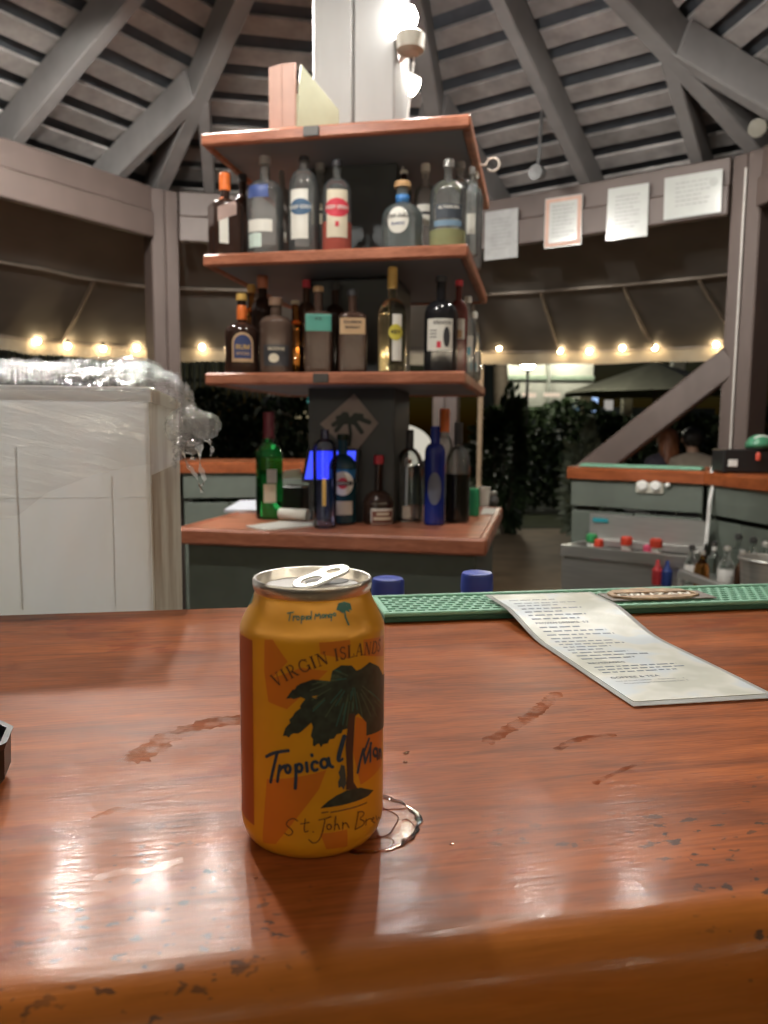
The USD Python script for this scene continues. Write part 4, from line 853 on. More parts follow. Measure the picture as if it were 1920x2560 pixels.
sp_ = thing("spotlight", "small unlit white spotlight on a roof rafter above the papers", "spotlight", q)
part(sp_, "head", orient(lathe([(.02, -.06), (.035, -.05), (.04, .03), (.034, .03), (.001, .026)], 18), q, frame(dvr)), m("fixture_grey", (.11, .11, .11), .45), 30)
part(sp_, "arm", tube([q + [0, 0, .03], q + [0.01, 0.01, .09], [q[0] + .02, q[1] + .02, roof_z(AP - .35) + .22]], .009, 6), M["fixture_grey"], True)
q = S(1, AP - .16, -.80, ZB1 + .10); q = hp(1893, 318, *eplane(0, AP - .28))
cm_ = thing("floodlight", "unlit grey twin floodlight on the rafter above the right post", "floodlight", q)
for o in (0, .10):
    part(cm_, "lamp_head", orient(lathe([(.02, -.05), (.034, -.03), (.042, .02), (.036, .022), (.001, .024)], 16), q + [o, -.03 * (o > 0), -.03 * (o > 0)], frame([-.3, -.8, -.5])), m("fixture_beige", (.20, .19, .16), .4), 30)
part(cm_, "mount", tube([q + [.03, .03, -.02], q + [.05, .05, .03], q + [.06, .09, .06]], .02, 8), M["fixture_grey"], True)

# ------------------------------------------------------------------ the drink can
cc = hz(778, 2080, BAR); cc = np.array([-.0325, .3417, BAR]); RC = .0331
CAN = [(.0225, .0015), (.0245, 0.0003), (.0266, .0009), (.0298, .0028), (.0317, .0054), (.0327, .0085), (RC, .0115), (RC, .098), (.0329, .1005), (.0318, .1035), (.0300, .1070), (.0283, .1105), (.0270, .1135), (.0263, .1155), (.0262, .1168)]
def crad(z): return np.interp(z, [q[1] for q in CAN[1:]], [q[0] for q in CAN[1:]])
dn = thing("drink_can", "opened amber and orange beer can with a dark palm tree, standing on the near bar", "can", cc)
amber = m("can_amber", (.60, .275, .012), .34, metal=.25, var=.05, scale=40)
part(dn, "body", lathe(CAN, 96, cc), amber, 30)
alu = m("aluminium", (.74, .73, .70), .28, metal=1.0, var=.04)
part(dn, "lid", lathe([(.0262, .1160), (.0268, .1172), (.0272, .1190), (.0272, .1212), (.0266, .1220), (.0257, .1218), (.0253, .1205), (.0244, .1165), (.0236, .1152), (.0228, .1160), (.0224, .1176), (.0160, .1178), (.0001, .1179)], 72, cc), alu, 40)
def cpx(x, y, z=.1): return x / 2.6981 + 560, y / 2.6981 + 1380
def can_sz(x, y):
    """photo crop point -> (arc length, height) on the can"""
    X, Y = cpx(x, y); d = ray(X, Y); r = RC
    for _ in range(8):
        ox, oy = O[0] - cc[0], O[1] - cc[1]; a = d[0] ** 2 + d[1] ** 2; b = 2 * (ox * d[0] + oy * d[1]); q = b * b - 4 * a * (ox * ox + oy * oy - r * r)
        t = (-b - math.sqrt(max(q, 0))) / (2 * a); P = O + d * t; z = P[2] - cc[2]; r = float(crad(z))
    return math.atan2(P[0] - cc[0], -(P[1] - cc[1])) * RC, z
def can_map(lift):
    def fn(s, z, h):
        th = s / RC; r = crad(z) + lift + h
        return np.stack([cc[0] + r * np.sin(th), cc[1] - r * np.cos(th), cc[2] + z], 1)
    return fn
def can_print(name, geom, mat, lift=.00006, t=.00005, label=None): part(dn, name, slab(geom, t, can_map(lift), edge=.004), mat, 50, label=label)
def cpoly(pts): 
    g = Polygon([can_sz(*p) for p in pts]); return g if g.is_valid else g.buffer(0)
can_orange = m("can_orange", (.52, .150, .014), .36, metal=.25, var=.05, scale=40); can_ink = m("can_ink", (.020, .026, .018), .45, var=.5, scale=300); can_blue = m("can_navy", (.014, .030, .055), .45); can_brown = m("can_brown", (.085, .028, .010), .45); can_teal = m("can_teal", (.012, .11, .085), .45)
rays = [[(275, 590), (330, 590), (430, 740), (330, 850), (425, 1060), (300, 1010), (272, 800)], [(640, 610), (850, 590), (850, 720), (650, 690)], [(290, 1530), (690, 1470), (640, 1600), (350, 1970), (265, 1960)],
        [(330, 850), (520, 780), (700, 800), (480, 1010), (425, 1060)], [(650, 1900), (830, 1870), (830, 1985), (690, 2005)], [(890, 1110), (1066, 1170), (1058, 1440), (920, 1570), (870, 1350)], [(940, 590), (1072, 560), (1074, 700), (940, 700)]]
can_print("sun_ray", unary_union([cpoly(r_) for r_ in rays]).buffer(0), can_orange)
sL = can_sz(112, 1000)[0]; sM = can_sz(196, 1000)[0]
can_print("side_panel", sbox(sL - .02, .014, sM, .098), m("can_rust", (.34, .07, .018), .38, metal=.2))
for i in range(7): can_print("side_print", unary_union(dashes(0, .06, 0, .0011, 1, 300 + i)) and affinity.translate(affinity.rotate(unary_union(dashes(0, .06, 0, .0011, 1, 300 + i)), 90, origin=(0, 0)), sL + .0030 - i * .0022, .03), can_brown, .00013)
crown = [(715, 870), (600, 858), (520, 885), (488, 904), (480, 925), (460, 930), (418, 990), (455, 985), (470, 992), (520, 978), (548, 992), (525, 1020), (512, 1042), (518, 1050), (480, 1080), (462, 1110), (440, 1130), (448, 1150), (415, 1185), (398, 1240), (420, 1238), (440, 1252), (452, 1232), (470, 1222), (500, 1224), (520, 1212), (590, 1150), (600, 1180), (585, 1240), (600, 1262), (598, 1300), (612, 1312), (626, 1296), (640, 1290), (655, 1318), (668, 1296), (700, 1290), (712, 1262), (742, 1258), (760, 1230), (792, 1222), (800, 1200), (830, 1190), (846, 1120), (870, 1118), (905, 1088), (950, 1140), (1000, 1196), (1052, 1190), (1064, 1100), (1066, 820), (1040, 770), (980, 742), (920, 790), (892, 800), (860, 765), (790, 763), (730, 800)]
cr_ = cpoly(crown)
sA_, zA_ = can_sz(960, 950)
hid = Polygon([(sA_, .055), (sA_ + .032, .050), (sA_ + .045, .062), (sA_ + .034, .074), (sA_ + .012, .079), (sA_, .076)])
gaps = unary_union([cpoly(q) for q in ([(590, 975), (640, 965), (620, 990)], [(520, 1235), (575, 1195), (570, 1225)])])
can_print("palm_crown", cr_.union(hid).difference(gaps).buffer(0), can_ink, .00014)
for xs in (([(720, 900), (600, 900), (480, 960)]), ([(760, 960), (640, 1040), (520, 1160)]), ([(800, 1000), (720, 1120), (680, 1260)]), ([(860, 900), (930, 860), (1000, 900)])):
    pass
r5 = random.Random(3)
for i in range(46):
    a_ = r5.uniform(.35, 2.9) if i % 4 else r5.uniform(-.4, .5); L0, L1 = r5.uniform(30, 200), 0; L1 = L0 + r5.uniform(40, 130)
    f_ = lambda L: (868 - L * math.cos(a_ - .35) * 1.15, 850 + L * math.sin(a_ - .35) * 1.1 + L * L * .0006)
    ln = LineString([can_sz(*f_(L0)), can_sz(*f_((L0 + L1) / 2)), can_sz(*f_(L1))]).buffer(.00022).intersection(cr_)
    if ln.is_empty or ln.area < 1e-8: continue
    can_print("frond_line", ln.buffer(0), m("can_green_ink", (.06, .085, .045), .5) if i % 3 else m("can_teal_ink", (.02, .10, .08), .5), .00022)
can_print("palm_trunk", cpoly([(842, 1090), (884, 1090), (868, 1350), (872, 1550), (900, 1596), (820, 1602), (828, 1500), (818, 1300)]), m("can_bark", (.06, .022, .012), .45), .0002)
can_print("parrot", cpoly([(788, 1432), (812, 1440), (820, 1500), (823, 1560), (806, 1604), (790, 1580), (772, 1592), (768, 1550), (782, 1520), (770, 1484), (780, 1470)]), m("can_bird", (.05, .05, .04), .5), .0002)
can_print("island", cpoly([(648, 1728), (700, 1680), (760, 1640), (830, 1605), (920, 1588), (1008, 1605), (970, 1645), (860, 1690), (740, 1716)]), can_ink, .00016)
can_print("shore_line", unary_union([LineString([can_sz(*p) for p in q]).buffer(.00028) for q in ([(660, 1758), (700, 1752)], [(720, 1755), (820, 1735), (960, 1690)])]), can_brown, .00016)
# serif capitals, in units of the letter height
def st(p, w): return LineString(p).buffer(w / 2, cap_style=2, join_style=2)
def serif(x, y): return sbox(x - .13, y - .03, x + .13, y + .03)
def arcp(cx, cy, rx, ry, a0, a1, n=16): return [(cx + rx * math.cos(math.radians(a)), cy + ry * math.sin(math.radians(a))) for a in np.linspace(a0, a1, n)]
K, k_ = .15, .06
GLY = {"V": (.8, [st([(.12, 1), (.42, 0)], K), st([(.42, 0), (.70, 1)], k_), serif(.12, .97), serif(.70, .97)]),
       "I": (.36, [st([(.18, 0), (.18, 1)], K), serif(.18, .03), serif(.18, .97)]),
       "R": (.78, [st([(.16, 0), (.16, 1)], K), serif(.16, .03), st([(.05, .97), (.35, .97)], k_), st(arcp(.35, .74, .22, .23, 90, -90), .10), st([(.16, .51), (.36, .51)], k_), st([(.34, .5), (.66, .02)], K), st([(.55, .03), (.78, .03)], k_)]),
       "G": (.88, [st(arcp(.46, .5, .36, .46, 45, 330), .11), st([(.78, .40), (.78, .05)], K), serif(.74, .42), st([(.74, .68), (.74, .95)], k_)]),
       "N": (.88, [st([(.16, 0), (.16, 1)], k_), st([(.16, 1), (.70, 0)], K), st([(.70, 0), (.70, 1)], k_), serif(.16, .03), serif(.10, .97), serif(.70, .97)]),
       "S": (.60, [st(arcp(.30, .74, .18, .22, 30, 270), .10), st(arcp(.30, .26, .20, .24, 90, -150), .10), st([(.47, .75), (.47, .96)], k_), st([(.10, .05), (.10, .28)], k_)]),
       "L": (.66, [st([(.16, 0), (.16, 1)], K), serif(.16, .97), st([(.04, .03), (.6, .03)], k_), st([(.58, .02), (.58, .28)], k_)]),
       "A": (.84, [st([(.12, 0), (.42, 1)], k_), st([(.42, 1), (.70, 0)], K), st([(.24, .34), (.60, .34)], k_), serif(.12, .03), serif(.70, .03)]),
       "D": (.84, [st([(.16, 0), (.16, 1)], K), st([(.04, .03), (.35, .03)], k_), st([(.04, .97), (.35, .97)], k_), st(arcp(.34, .5, .38, .47, 90, -90), .12)])}
cen = [can_sz(*p) for p in ((352, 858), (428, 822), (505, 785), (595, 742), (672, 715), (765, 690), (880, 664), (940, 656), (1000, 648))]
ss, zz = np.array(cen).T; fitc = np.polyfit(ss, zz, 2)
LH = .0056; gl_ = []; s_cur = ss[0] - .002
for ch in "VIRGIN ISLANDS":
    if ch == " ": s_cur += .0022; continue
    w, gs = GLY[ch]; w *= LH; sc = s_cur + w / 2; z0 = np.polyval(fitc, min(sc, ss[-1])) + max(0, sc - ss[-1]) * -.02; ang_ = math.degrees(math.atan(np.polyval(np.polyder(fitc), min(sc, ss[-1]))))
    g_l = affinity.scale(unary_union(gs), LH, LH, origin=(0, 0)); g_l = affinity.translate(g_l, -w / 2, -LH / 2); g_l = affinity.rotate(g_l, ang_, origin=(0, 0)); gl_.append(affinity.translate(g_l, sc, z0)); s_cur += w + .00035
can_print("arc_lettering", unary_union(gl_), can_brown, .00018)
def chaikin(q):
    q = np.array(q, float)
    for _ in range(2):
        if len(q) > 2: q = np.vstack([q[:1], np.stack([q[:-1] * .75 + q[1:] * .25, q[:-1] * .25 + q[1:] * .75], 1).reshape(-1, 2)[1:-1], q[-1:]])
    return q
def script(lines, w, mat, name, lift=.00024):
    lines = [chaikin(q) for q in lines]
    can_print(name, unary_union([LineString([can_sz(*p) for p in q]).buffer(w) for q in lines]), mat, lift)
def loop(cx, cy, rx, ry): return arcp(cx, cy, rx, ry, 0, 360, 14)
brush = [[(288, 1378), (330, 1356), (380, 1345), (435, 1338)], [(358, 1360), (340, 1440), (325, 1500), (316, 1550)], [(378, 1440), (368, 1500), (362, 1545)], [(372, 1480), (390, 1452), (412, 1440)], loop(432, 1462, 17, 26),
         [(484, 1436), (487, 1510), (482, 1592)], loop(508, 1455, 20, 26), [(556, 1420), (562, 1478)], [(592, 1366), (594, 1372)], arcp(614, 1442, 22, 30, 50, 310), loop(676, 1424, 24, 30), [(704, 1390), (712, 1440), (732, 1448)],
         [(806, 1240), (784, 1310), (764, 1392), (776, 1410), (796, 1396)], [(814, 1244), (796, 1312), (776, 1384)], [(810, 1240), (790, 1312), (770, 1390)], [(936, 1330), (915, 1410), (900, 1484)], [(936, 1330), (950, 1420)], [(950, 1420), (990, 1290)], [(986, 1290), (984, 1410)], [(975, 1260), (945, 1340)], arcp(1018, 1350, 14, 26, 30, 330), [(1030, 1330), (1032, 1395)], [(1044, 1330), (1044, 1390)], [(1044, 1350), (1054, 1325), (1058, 1385)]]
script(brush, .00072, can_blue, "brush_lettering")
sig = [[(498, 1812), (470, 1792), (432, 1808), (418, 1840), (450, 1862), (470, 1890), (440, 1915), (412, 1895)], [(548, 1800), (540, 1870), (548, 1890), (566, 1880)], [(518, 1832), (575, 1822)], [(600, 1884), (604, 1888)], [(640, 1806), (690, 1796), (720, 1782)], [(680, 1800), (668, 1880), (640, 1950), (600, 1965), (572, 1938)], loop(708, 1852, 16, 18), [(752, 1780), (744, 1872)], [(745, 1848), (764, 1826), (778, 1868)], [(800, 1822), (798, 1868)], [(799, 1840), (822, 1818), (842, 1858)],
       [(905, 1752), (882, 1872)], [(900, 1752), (938, 1748), (944, 1770), (908, 1800), (946, 1812), (940, 1840), (888, 1868)], [(956, 1800), (954, 1840)], [(956, 1815), (975, 1796), (992, 1800)], [(992, 1812), (1012, 1796), (1002, 1786), (992, 1812), (1014, 1826)], [(1022, 1780), (1030, 1812), (1040, 1782), (1048, 1806), (1056, 1770)]]
script(sig, .00024, can_brown, "signature")
small = [[(470, 405), (430, 412)], [(450, 410), (440, 462)], [(470, 432), (468, 462)], [(470, 440), (486, 430)], loop(500, 445, 10, 12), [(524, 432), (522, 480)], loop(534, 442, 9, 11), [(556, 430), (556, 455)], loop(572, 442, 9, 11), [(590, 400), (588, 452)], [(612, 452), (618, 410), (630, 440), (644, 404), (650, 448)], loop(668, 432, 9, 11), [(684, 420), (686, 444)], [(686, 430), (698, 420), (704, 442)], loop(716, 428, 8, 11), [(726, 420), (722, 462)], loop(744, 420, 9, 10)]
script(small, .00030, can_teal, "small_lettering")
can_print("small_palm", unary_union([cpoly([(755, 390), (770, 345), (810, 333), (850, 345), (862, 395), (840, 385), (850, 410), (820, 395), (800, 415), (775, 395)]), LineString([can_sz(*p) for p in ((812, 390), (818, 440), (838, 486))]).buffer(.0005)]), can_teal, .0002)
can_print("small_palm", cpoly([(152, 330), (178, 282), (205, 290), (190, 340), (165, 360)]), can_teal, .0002)
# opening, a dark patch laid on the lid for the shaded hole, and ring pull
mth = affinity.rotate(affinity.scale(Point(0, 0).buffer(1, 20), .0105, .0075), 20, origin=(0, 0)); lidz = cc[2] + .1180
part(dn, "opening", slab(affinity.translate(mth, .006, .0085), .0002, lambda x, y, h: np.stack([cc[0] + x, cc[1] + y, lidz + h], 1)), m("opening_shade", (.03, .025, .02), .4))
st_ = LineString([(-.0055, 0), (.0060, 0)]).buffer(.0078, 12)
tabp = st_.difference(affinity.scale(Point(-.0052, 0).buffer(1, 16), .0052, .0050)).difference(affinity.scale(Point(.0070, 0).buffer(1, 16), .0036, .0040))
ta = math.radians(38); tx = np.array([math.cos(ta) * .93, math.sin(ta) * .93, .23]); tx /= np.linalg.norm(tx); tfr = frame(tx)
tc = cc + [.0040, -.001, .1215]
def tabf(x, y, h): return tc + np.outer(x, tfr[:, 0]) + np.outer(y, tfr[:, 1]) + np.outer(h, tfr[:, 2])
tb = part(dn, "ring_pull", slab(tabp, .0009, tabf), alu, 30)
for rg, ww in ((st_.exterior.coords, .0008), (affinity.scale(Point(-.0052, 0).buffer(1, 16), .0055, .0053).exterior.coords, .0006)):
    q_ = np.array(rg); part(tb, "curled_edge", tube(tabf(q_[:, 0], q_[:, 1], np.full(len(q_), .00045)), ww, 6, False), alu, True)
part(dn, "rivet", lathe([(.0026, 0), (.0024, .0012), (.001, .0016)], 14, [cc[0] + .0005, cc[1] - .001, lidz]), alu, 30)
# wet ring left by the can
rc_ = hz(908, 2055, BAR); water = pane("water", (.88, .66, .56), .97, .04, 1.33)
th = np.linspace(0, 2 * math.pi, 121)[:-1]; Rr = .0268
wob = .0003 * np.sin(5 * th + 1) + .0003 * np.sin(11 * th) + .0003 * np.sin(23 * th + 2); wid = .0014 + .0005 * np.sin(7 * th) + .0003 * np.sin(17 * th)
prof_ = [(-1, 0.00), (-.7, .55), (0, .9), (.7, .55), (1, 0.0)]
V = []
for a, b_ in prof_: V.append(np.stack([rc_[0] + (Rr + wob + wid * a) * np.cos(th), rc_[1] + (Rr + wob + wid * a) * np.sin(th), np.full(120, BAR + .0003 + .0006 * b_)], 1))
V = np.vstack(V); Fc = []
for i in range(5):
    for j in range(120):
        a, b_ = i * 120 + j, i * 120 + (j + 1) % 120; c_, d__ = ((i + 1) % 5) * 120 + j, ((i + 1) % 5) * 120 + (j + 1) % 120; Fc += [(a, c_, b_), (b_, c_, d__)]
wr = thing("water_ring", "wet ring of clear water on the bar beside the drink can", "water ring", rc_)
wrm = trimesh.Trimesh(V, Fc, process=False); trimesh.repair.fix_normals(wrm)
part(wr, "rim", wrm, water, True)
V2 = [[0, 0, 0]]
for r_ in np.linspace(.2, 1, 8):
    for a in np.linspace(0, 2 * math.pi, 48, endpoint=False): V2.append([r_ * math.cos(a), r_ * math.sin(a), 0])
V2 = np.array(V2); n2 = np.array([meshkit.noise(np.array([v[0] * 5 + 9, v[1] * 5, .5]), 3) for v in V2]); V2 = np.column_stack([rc_[0] + V2[:, 0] * Rr, rc_[1] + V2[:, 1] * Rr, BAR + .00045 + .00008 * n2]); Fc = [(0, 1 + j, 1 + (j + 1) % 48) for j in range(48)]
for i in range(7):
    for j in range(48): a, b_ = 1 + i * 48 + j, 1 + i * 48 + (j + 1) % 48; Fc += [(a, a + 48, b_ + 48), (a, b_ + 48, b_)]
film = usdkit.material(stage, "/World/Looks/water_film", {"t": ("transparent_bsdf", {"color": (.98, .96, .95)}), "g": ("glossy_bsdf", {"color": (1, 1, 1), "roughness": .10}), "x": ("mix_closure", {"fac": .035})}, [("t.BSDF", "x.closure1"), ("g.BSDF", "x.closure2")], surface="x.closure")
part(wr, "film", trimesh.Trimesh(V2, Fc, process=False), film, True)
for i in range(3):
    a0 = -1.1 + i * .95; r0_ = .55 + .2 * math.sin(i * 2.2)
    pts_ = [[rc_[0] + Rr * (r0_ + (1 - r0_) * t) * math.cos(a0 + .25 * math.sin(3 * t + i)), rc_[1] + Rr * (r0_ + (1 - r0_) * t) * math.sin(a0 + .25 * math.sin(3 * t + i)), BAR + .0006] for t in np.linspace(0, 1, 7)]
    part(wr, "rivulet", tube(np.array(pts_) - [0, 0, .0003], .0004, 6), water, True)
pts_ = [[rc_[0] + Rr * .62 * math.cos(a) * (1 + .06 * math.sin(5 * a)), rc_[1] + Rr * .62 * math.sin(a), BAR + .0006] for a in np.linspace(-1.8, 1.6, 24)]
part(wr, "rivulet", tube(np.array(pts_) - [0, 0, .0003], .0004, 6), water, True)
for i, (x, y, r_) in enumerate(((1015, 1884, .0016), (1013, 1906, .0014), (1128, 2111, .0009), (1020, 1880, .0010), (640, 2195, .0008))):
    p = hz(x, y, BAR); solo("water_drop", lathe([(r_, .0002), (r_ * .9, r_ * .3), (r_ * .5, r_ * .55), (.0001, r_ * .62)], 14, [p[0], p[1], BAR]), water, ["largest of two drops on the bar right of the can", "lower of the two drops right of the can", "tiny lone drop right of the wet ring", "small drop touching the largest drop", "tiny drop left below the can"][i], "water drop", smooth=True)

smear_m = usdkit.material(stage, "/World/Looks/wet_smear", {"g": ("geometry", {}), "n": ("noise_texture", {"scale": 90.0, "detail": 4.0}), "r": ("rgb_ramp", {"ramp": [(.40, (1, 1, 1)), (.60, (.93, .82, .74))]}), "t": ("transparent_bsdf", {}), "gl": ("glossy_bsdf", {"color": (1, 1, 1), "roughness": .12}), "x": ("mix_closure", {"fac": .03})},
    [("g.position", "n.vector"), ("n.fac", "r.fac"), ("r.color", "t.color"), ("t.BSDF", "x.closure1"), ("gl.BSDF", "x.closure2")], surface="x.closure")
for i, (ln, w, lb) in enumerate((([(340, 1895), (430, 1838), (520, 1808), (600, 1800)], .0085, "broad faint wet smear on the bar just left of the can"), ([(248, 2042), (290, 2022), (326, 2026)], .0028, "short orange-brown smear on the bar, upper of two at the lower left"),
        ([(245, 2196), (310, 2176), (360, 2182), (446, 2152)], .0024, "long thin smear on the bar, lower of two at the lower left"), ([(1396, 1872), (1440, 1846), (1530, 1838)], .0026, "orange smear on the bar below the menu, upper of two"),
        ([(1488, 1958), (1550, 1926), (1606, 1906)], .0016, "narrow streak smear on the bar below the menu, lower of two"), ([(1225, 1850), (1330, 1790), (1388, 1735)], .0050, "faint curved smear on the bar between can and menu"))):
    P_ = np.array([hz(x, y, BAR)[:2] for x, y in ln]); g = LineString(chaikin(P_)).buffer(w, 12).segmentize(.0015); r6 = random.Random(60 + i)
    e_ = np.array(g.exterior.coords)[:-1]; c_ = np.array([[*p] for p in e_]); nz = np.array([meshkit.noise(np.array([p[0] * 420 + i, p[1] * 420, .3]), 5) - .5 for p in c_]); ctr_ = np.array([np.array(LineString(P_).interpolate(LineString(P_).project(Point(p))).coords[0]) for p in c_])
    g2 = Polygon(ctr_ + (c_ - ctr_) * (1 + 1.1 * nz[:, None])).buffer(0)
    g2 = max(getattr(g2, "geoms", [g2]), key=lambda q: q.area)
    solo("wet_smear", slab(g2, .00006, lambda a, b, h: np.stack([a, b, BAR + .00012 + h], 1)), smear_m, lb, "smear")

# ------------------------------------------------------------------ bar mat, coaster, menu
TB_, NB_ = tv(eang(3)), dv(eang(3))       # eang(3): the near side; NB_ points to us
RT = -TB_                                  # to the right
def B(x, a, z): return np.array([*(C + NB_ * a + RT * x), z])
def toB(p): return (np.array(p)[:2] - C) @ RT, (np.array(p)[:2] - C) @ NB_
bfr = frame([*RT, 0])
mx0 = toB(hz(957, 1530, BAR + .01))[0]; ma0, ma1 = RB + .010, RB + .094; mx1 = mx0 + .61
bm = thing("bar_mat", "green rubber bar mat with open lattice along the far edge of the near bar", "bar mat", B((mx0 + mx1) / 2, (ma0 + ma1) / 2, BAR))
part(bm, "base", cbox(B((mx0 + mx1) / 2, (ma0 + ma1) / 2, BAR + .0033), (mx1 - mx0, ma1 - ma0, .0056), bfr, .001), mat_dark)
for a in (ma0 + .0035, ma1 - .0035): part(bm, "rim", cbox(B((mx0 + mx1) / 2, a, BAR + .0083), (mx1 - mx0, .007, .0042), bfr, .001), mat_green)
for x in (mx0 + .0035, mx1 - .0035): part(bm, "rim", cbox(B(x, (ma0 + ma1) / 2, BAR + .0083), (.007, ma1 - ma0 - .0142, .0042), bfr, .001), mat_green)
bars = []; pitch = .0114
w_in = (ma1 - ma0 - .0145); nl = 7
for i in range(1, nl):
    a = ma0 + .00725 + w_in * i / nl; bars.append(cbox(B((mx0 + mx1) / 2, a, BAR + .0078), (mx1 - mx0 - .0144, .0034, .0033), bfr))
part(bm, "lattice_bar", cat(bars), mat_green)
crs = []
for i in range(nl):
    a = ma0 + .00725 + w_in * (i + .5) / nl
    for j in range(int((mx1 - mx0 - .02) / pitch)):
        x = mx0 + .012 + pitch * (j + .5 * (i % 2)); crs.append(cbox(B(x, a, BAR + .0076), (.0036, w_in / nl - .0036, .0030), bfr))
part(bm, "lattice_web", cat(crs), mat_green, kind="stuff")
# coaster
cst = hz(1632, 1489, BAR + .011); cu, cv = toB(cst)
r2 = random.Random(4); pts_ = [(math.cos(a) * (.052 + r2.uniform(-.003, .003)), math.sin(a) * (.026 + r2.uniform(-.0022, .0022))) for a in np.linspace(0, 2 * math.pi, 30)[:-1]]
co = thing("coaster", "ragged bark-brown coaster with white lettering lying on the green mat", "coaster", cst)
cf = lambda z0: (lambda x, y, h: np.array([B(cu + a, cv + b_, BAR + z0 + c_) for a, b_, c_ in zip(x, -y, h)]))
rect = sbox(-.045, -.034, .05, .034)
part(co, "mount", slab(sbox(-.058, -.021, .064, .016), .0012, cf(.0106)), m("coaster_grey", (.16, .135, .115), .6))
part(co, "bark", slab(Polygon(pts_).difference(sbox(-.045, -.010, .046, .006)), .0022, cf(.0120)), m("bark_brown", (.34, .23, .14), .7, var=.45, scale=90, bump=.6, bscale=120))
tm_ = textm("CRUZAN", .0125, True, .0012); v = tm_.vertices.copy(); v[:, 0] += v[:, 1] * .25; v[:, 0] *= 1.25
part(co, "lettering", trimesh.Trimesh(cf(.0120)(v[:, 0], v[:, 1] - .002, v[:, 2]), tm_.faces, process=False), m("coaster_white", (.70, .66, .58), .5))
# menu: laminated sheet leaning from the mat down to the bar
mc = [hz(*q, BAR + h) for q, h in (((1222, 1493), .0125), ((1473, 1486), .0125), ((1928, 1737), .0022), ((1586, 1757), .0022))]
def menu_pt(u, v, h):
    u, v = np.asarray(u, float)[:, None], np.asarray(v, float)[:, None]
    p = (mc[0] * (1 - u) + mc[1] * u) * (1 - v) + (mc[3] * (1 - u) + mc[2] * u) * v
    aa = (p[:, :2] - C) @ NB_; tt_ = np.clip((aa - ma1) / .10, 0, 1); zz_ = .0128 * (1 - tt_ * tt_ * (3 - 2 * tt_)) + .0007 + .0005 * (1 + np.sin(v[:, 0] * 9) * (u[:, 0] - .4))
    p[:, 2] = BAR + zz_ + np.asarray(h); return p
mn = thing("menu", "laminated white drinks menu lying across the mat edge and the near bar", "menu", (mc[0] + mc[1] + mc[2] + mc[3]) / 4)
N_ = 28; gu, gv = np.meshgrid(np.linspace(-.03, 1.03, 9), np.linspace(-.012, 1.014, N_)); gu, gv = gu.ravel(), gv.ravel()
Fq = [(i * 9 + j, (i + 1) * 9 + j, (i + 1) * 9 + j + 1, i * 9 + j + 1) for i in range(N_ - 1) for j in range(8)]
def grid_solid(fn, gu, gv, Fq, nx, ny, t):
    lo, hi = fn(gu, gv, np.zeros(len(gu))), fn(gu, gv, np.full(len(gu), t)); n = len(lo); F2 = [q for q in Fq] + [tuple(x + n for x in q[::-1]) for q in Fq]
    per = [j for j in range(nx)] + [i * nx + nx - 1 for i in range(1, ny)] + [(ny - 1) * nx + j for j in range(nx - 2, -1, -1)] + [i * nx for i in range(ny - 2, 0, -1)]
    for a, b_ in zip(per, per[1:] + per[:1]): F2.append((a, b_, b_ + n, a + n))
    v_, f_, _ = meshkit.arrays((np.vstack([lo, hi]), np.array(F2))); msh = trimesh.Trimesh(v_, f_, process=False); trimesh.repair.fix_normals(msh); return msh
part(mn, "laminate", grid_solid(menu_pt, gu, gv, Fq, 9, N_, .0005), milky("laminate_edge", (.86, .87, .85), .75, rough=.1), 40)
gu2 = np.clip(gu, .012, .985); gv2 = np.clip(gv, .008, .99)
menu_m = usdkit.material(stage, "/World/Looks/menu_paper", {"g": ("geometry", {}), "n": ("noise_texture", {"scale": 26.0, "detail": 2.0}), "r": ("rgb_ramp", {"ramp": [(.38, (.56, .57, .50)), (.5, (.68, .68, .62)), (.62, (.60, .66, .70))]}),
    "p": ("principled_bsdf", {"roughness": .35, "coat_weight": .7, "coat_roughness": .08})}, [("g.position", "n.vector"), ("n.fac", "r.fac"), ("r.color", "p.base_color")], surface="p.BSDF")
part(mn, "sheet", grid_solid(lambda a, b_, h: menu_pt(a, b_, h + .0006), gu2, gv2, Fq, 9, N_, .0003), menu_m, 40)
LN, WD = .345, .118
tp = lambda lift: (lambda x, y, h: menu_pt(x / WD, y / LN, h * .3 + lift))
menu_ink = m("menu_ink", (.10, .13, .17), .5); ls = []
rows = [.034, .050, .062, .074, .084, .094, .104, .126, .136, .146, .156, .166, .176, .186, .196, .206, .216, .226]
for i, y in enumerate(rows): ls += dashes(.012, .085, y, .0026, [.7, .95, .6, .9, .55, .85, .7, .6, .9, .95, .5, .8, .9, .65, .5, .75, .95, .7][i], 500 + i)
for i, y in enumerate((.252, .260, .268)): ls += dashes(.012, .098, y, .0024, [.9, .95, .8][i], 540 + i)
part(mn, "print_line", slab(unary_union(ls), .0002, tp(.0010)), menu_ink, kind="stuff")
def menu_text(txt, x, y, h, bold=True):
    t = textm(txt, h, bold); v = t.vertices.copy(); v[:, 0] -= v[:, 0].min()
    part(mn, "lettering", trimesh.Trimesh(tp(.0010)(x + v[:, 0], y - v[:, 1], np.zeros(len(v))), t.faces, process=False), menu_ink)
menu_text("FROZEN DRINKS  12", .012, .115, .0042); menu_text("BEVERAGES", .012, .240, .0044); menu_text("COFFEE & TEA", .012, .283, .0046)
menu_text("Hot or Iced Coffee  -  Espresso  -  2", .012, .2925, .0026, False); menu_text("Brewed Decaffeinated Iced Tea  2", .016, .299, .0026, False)
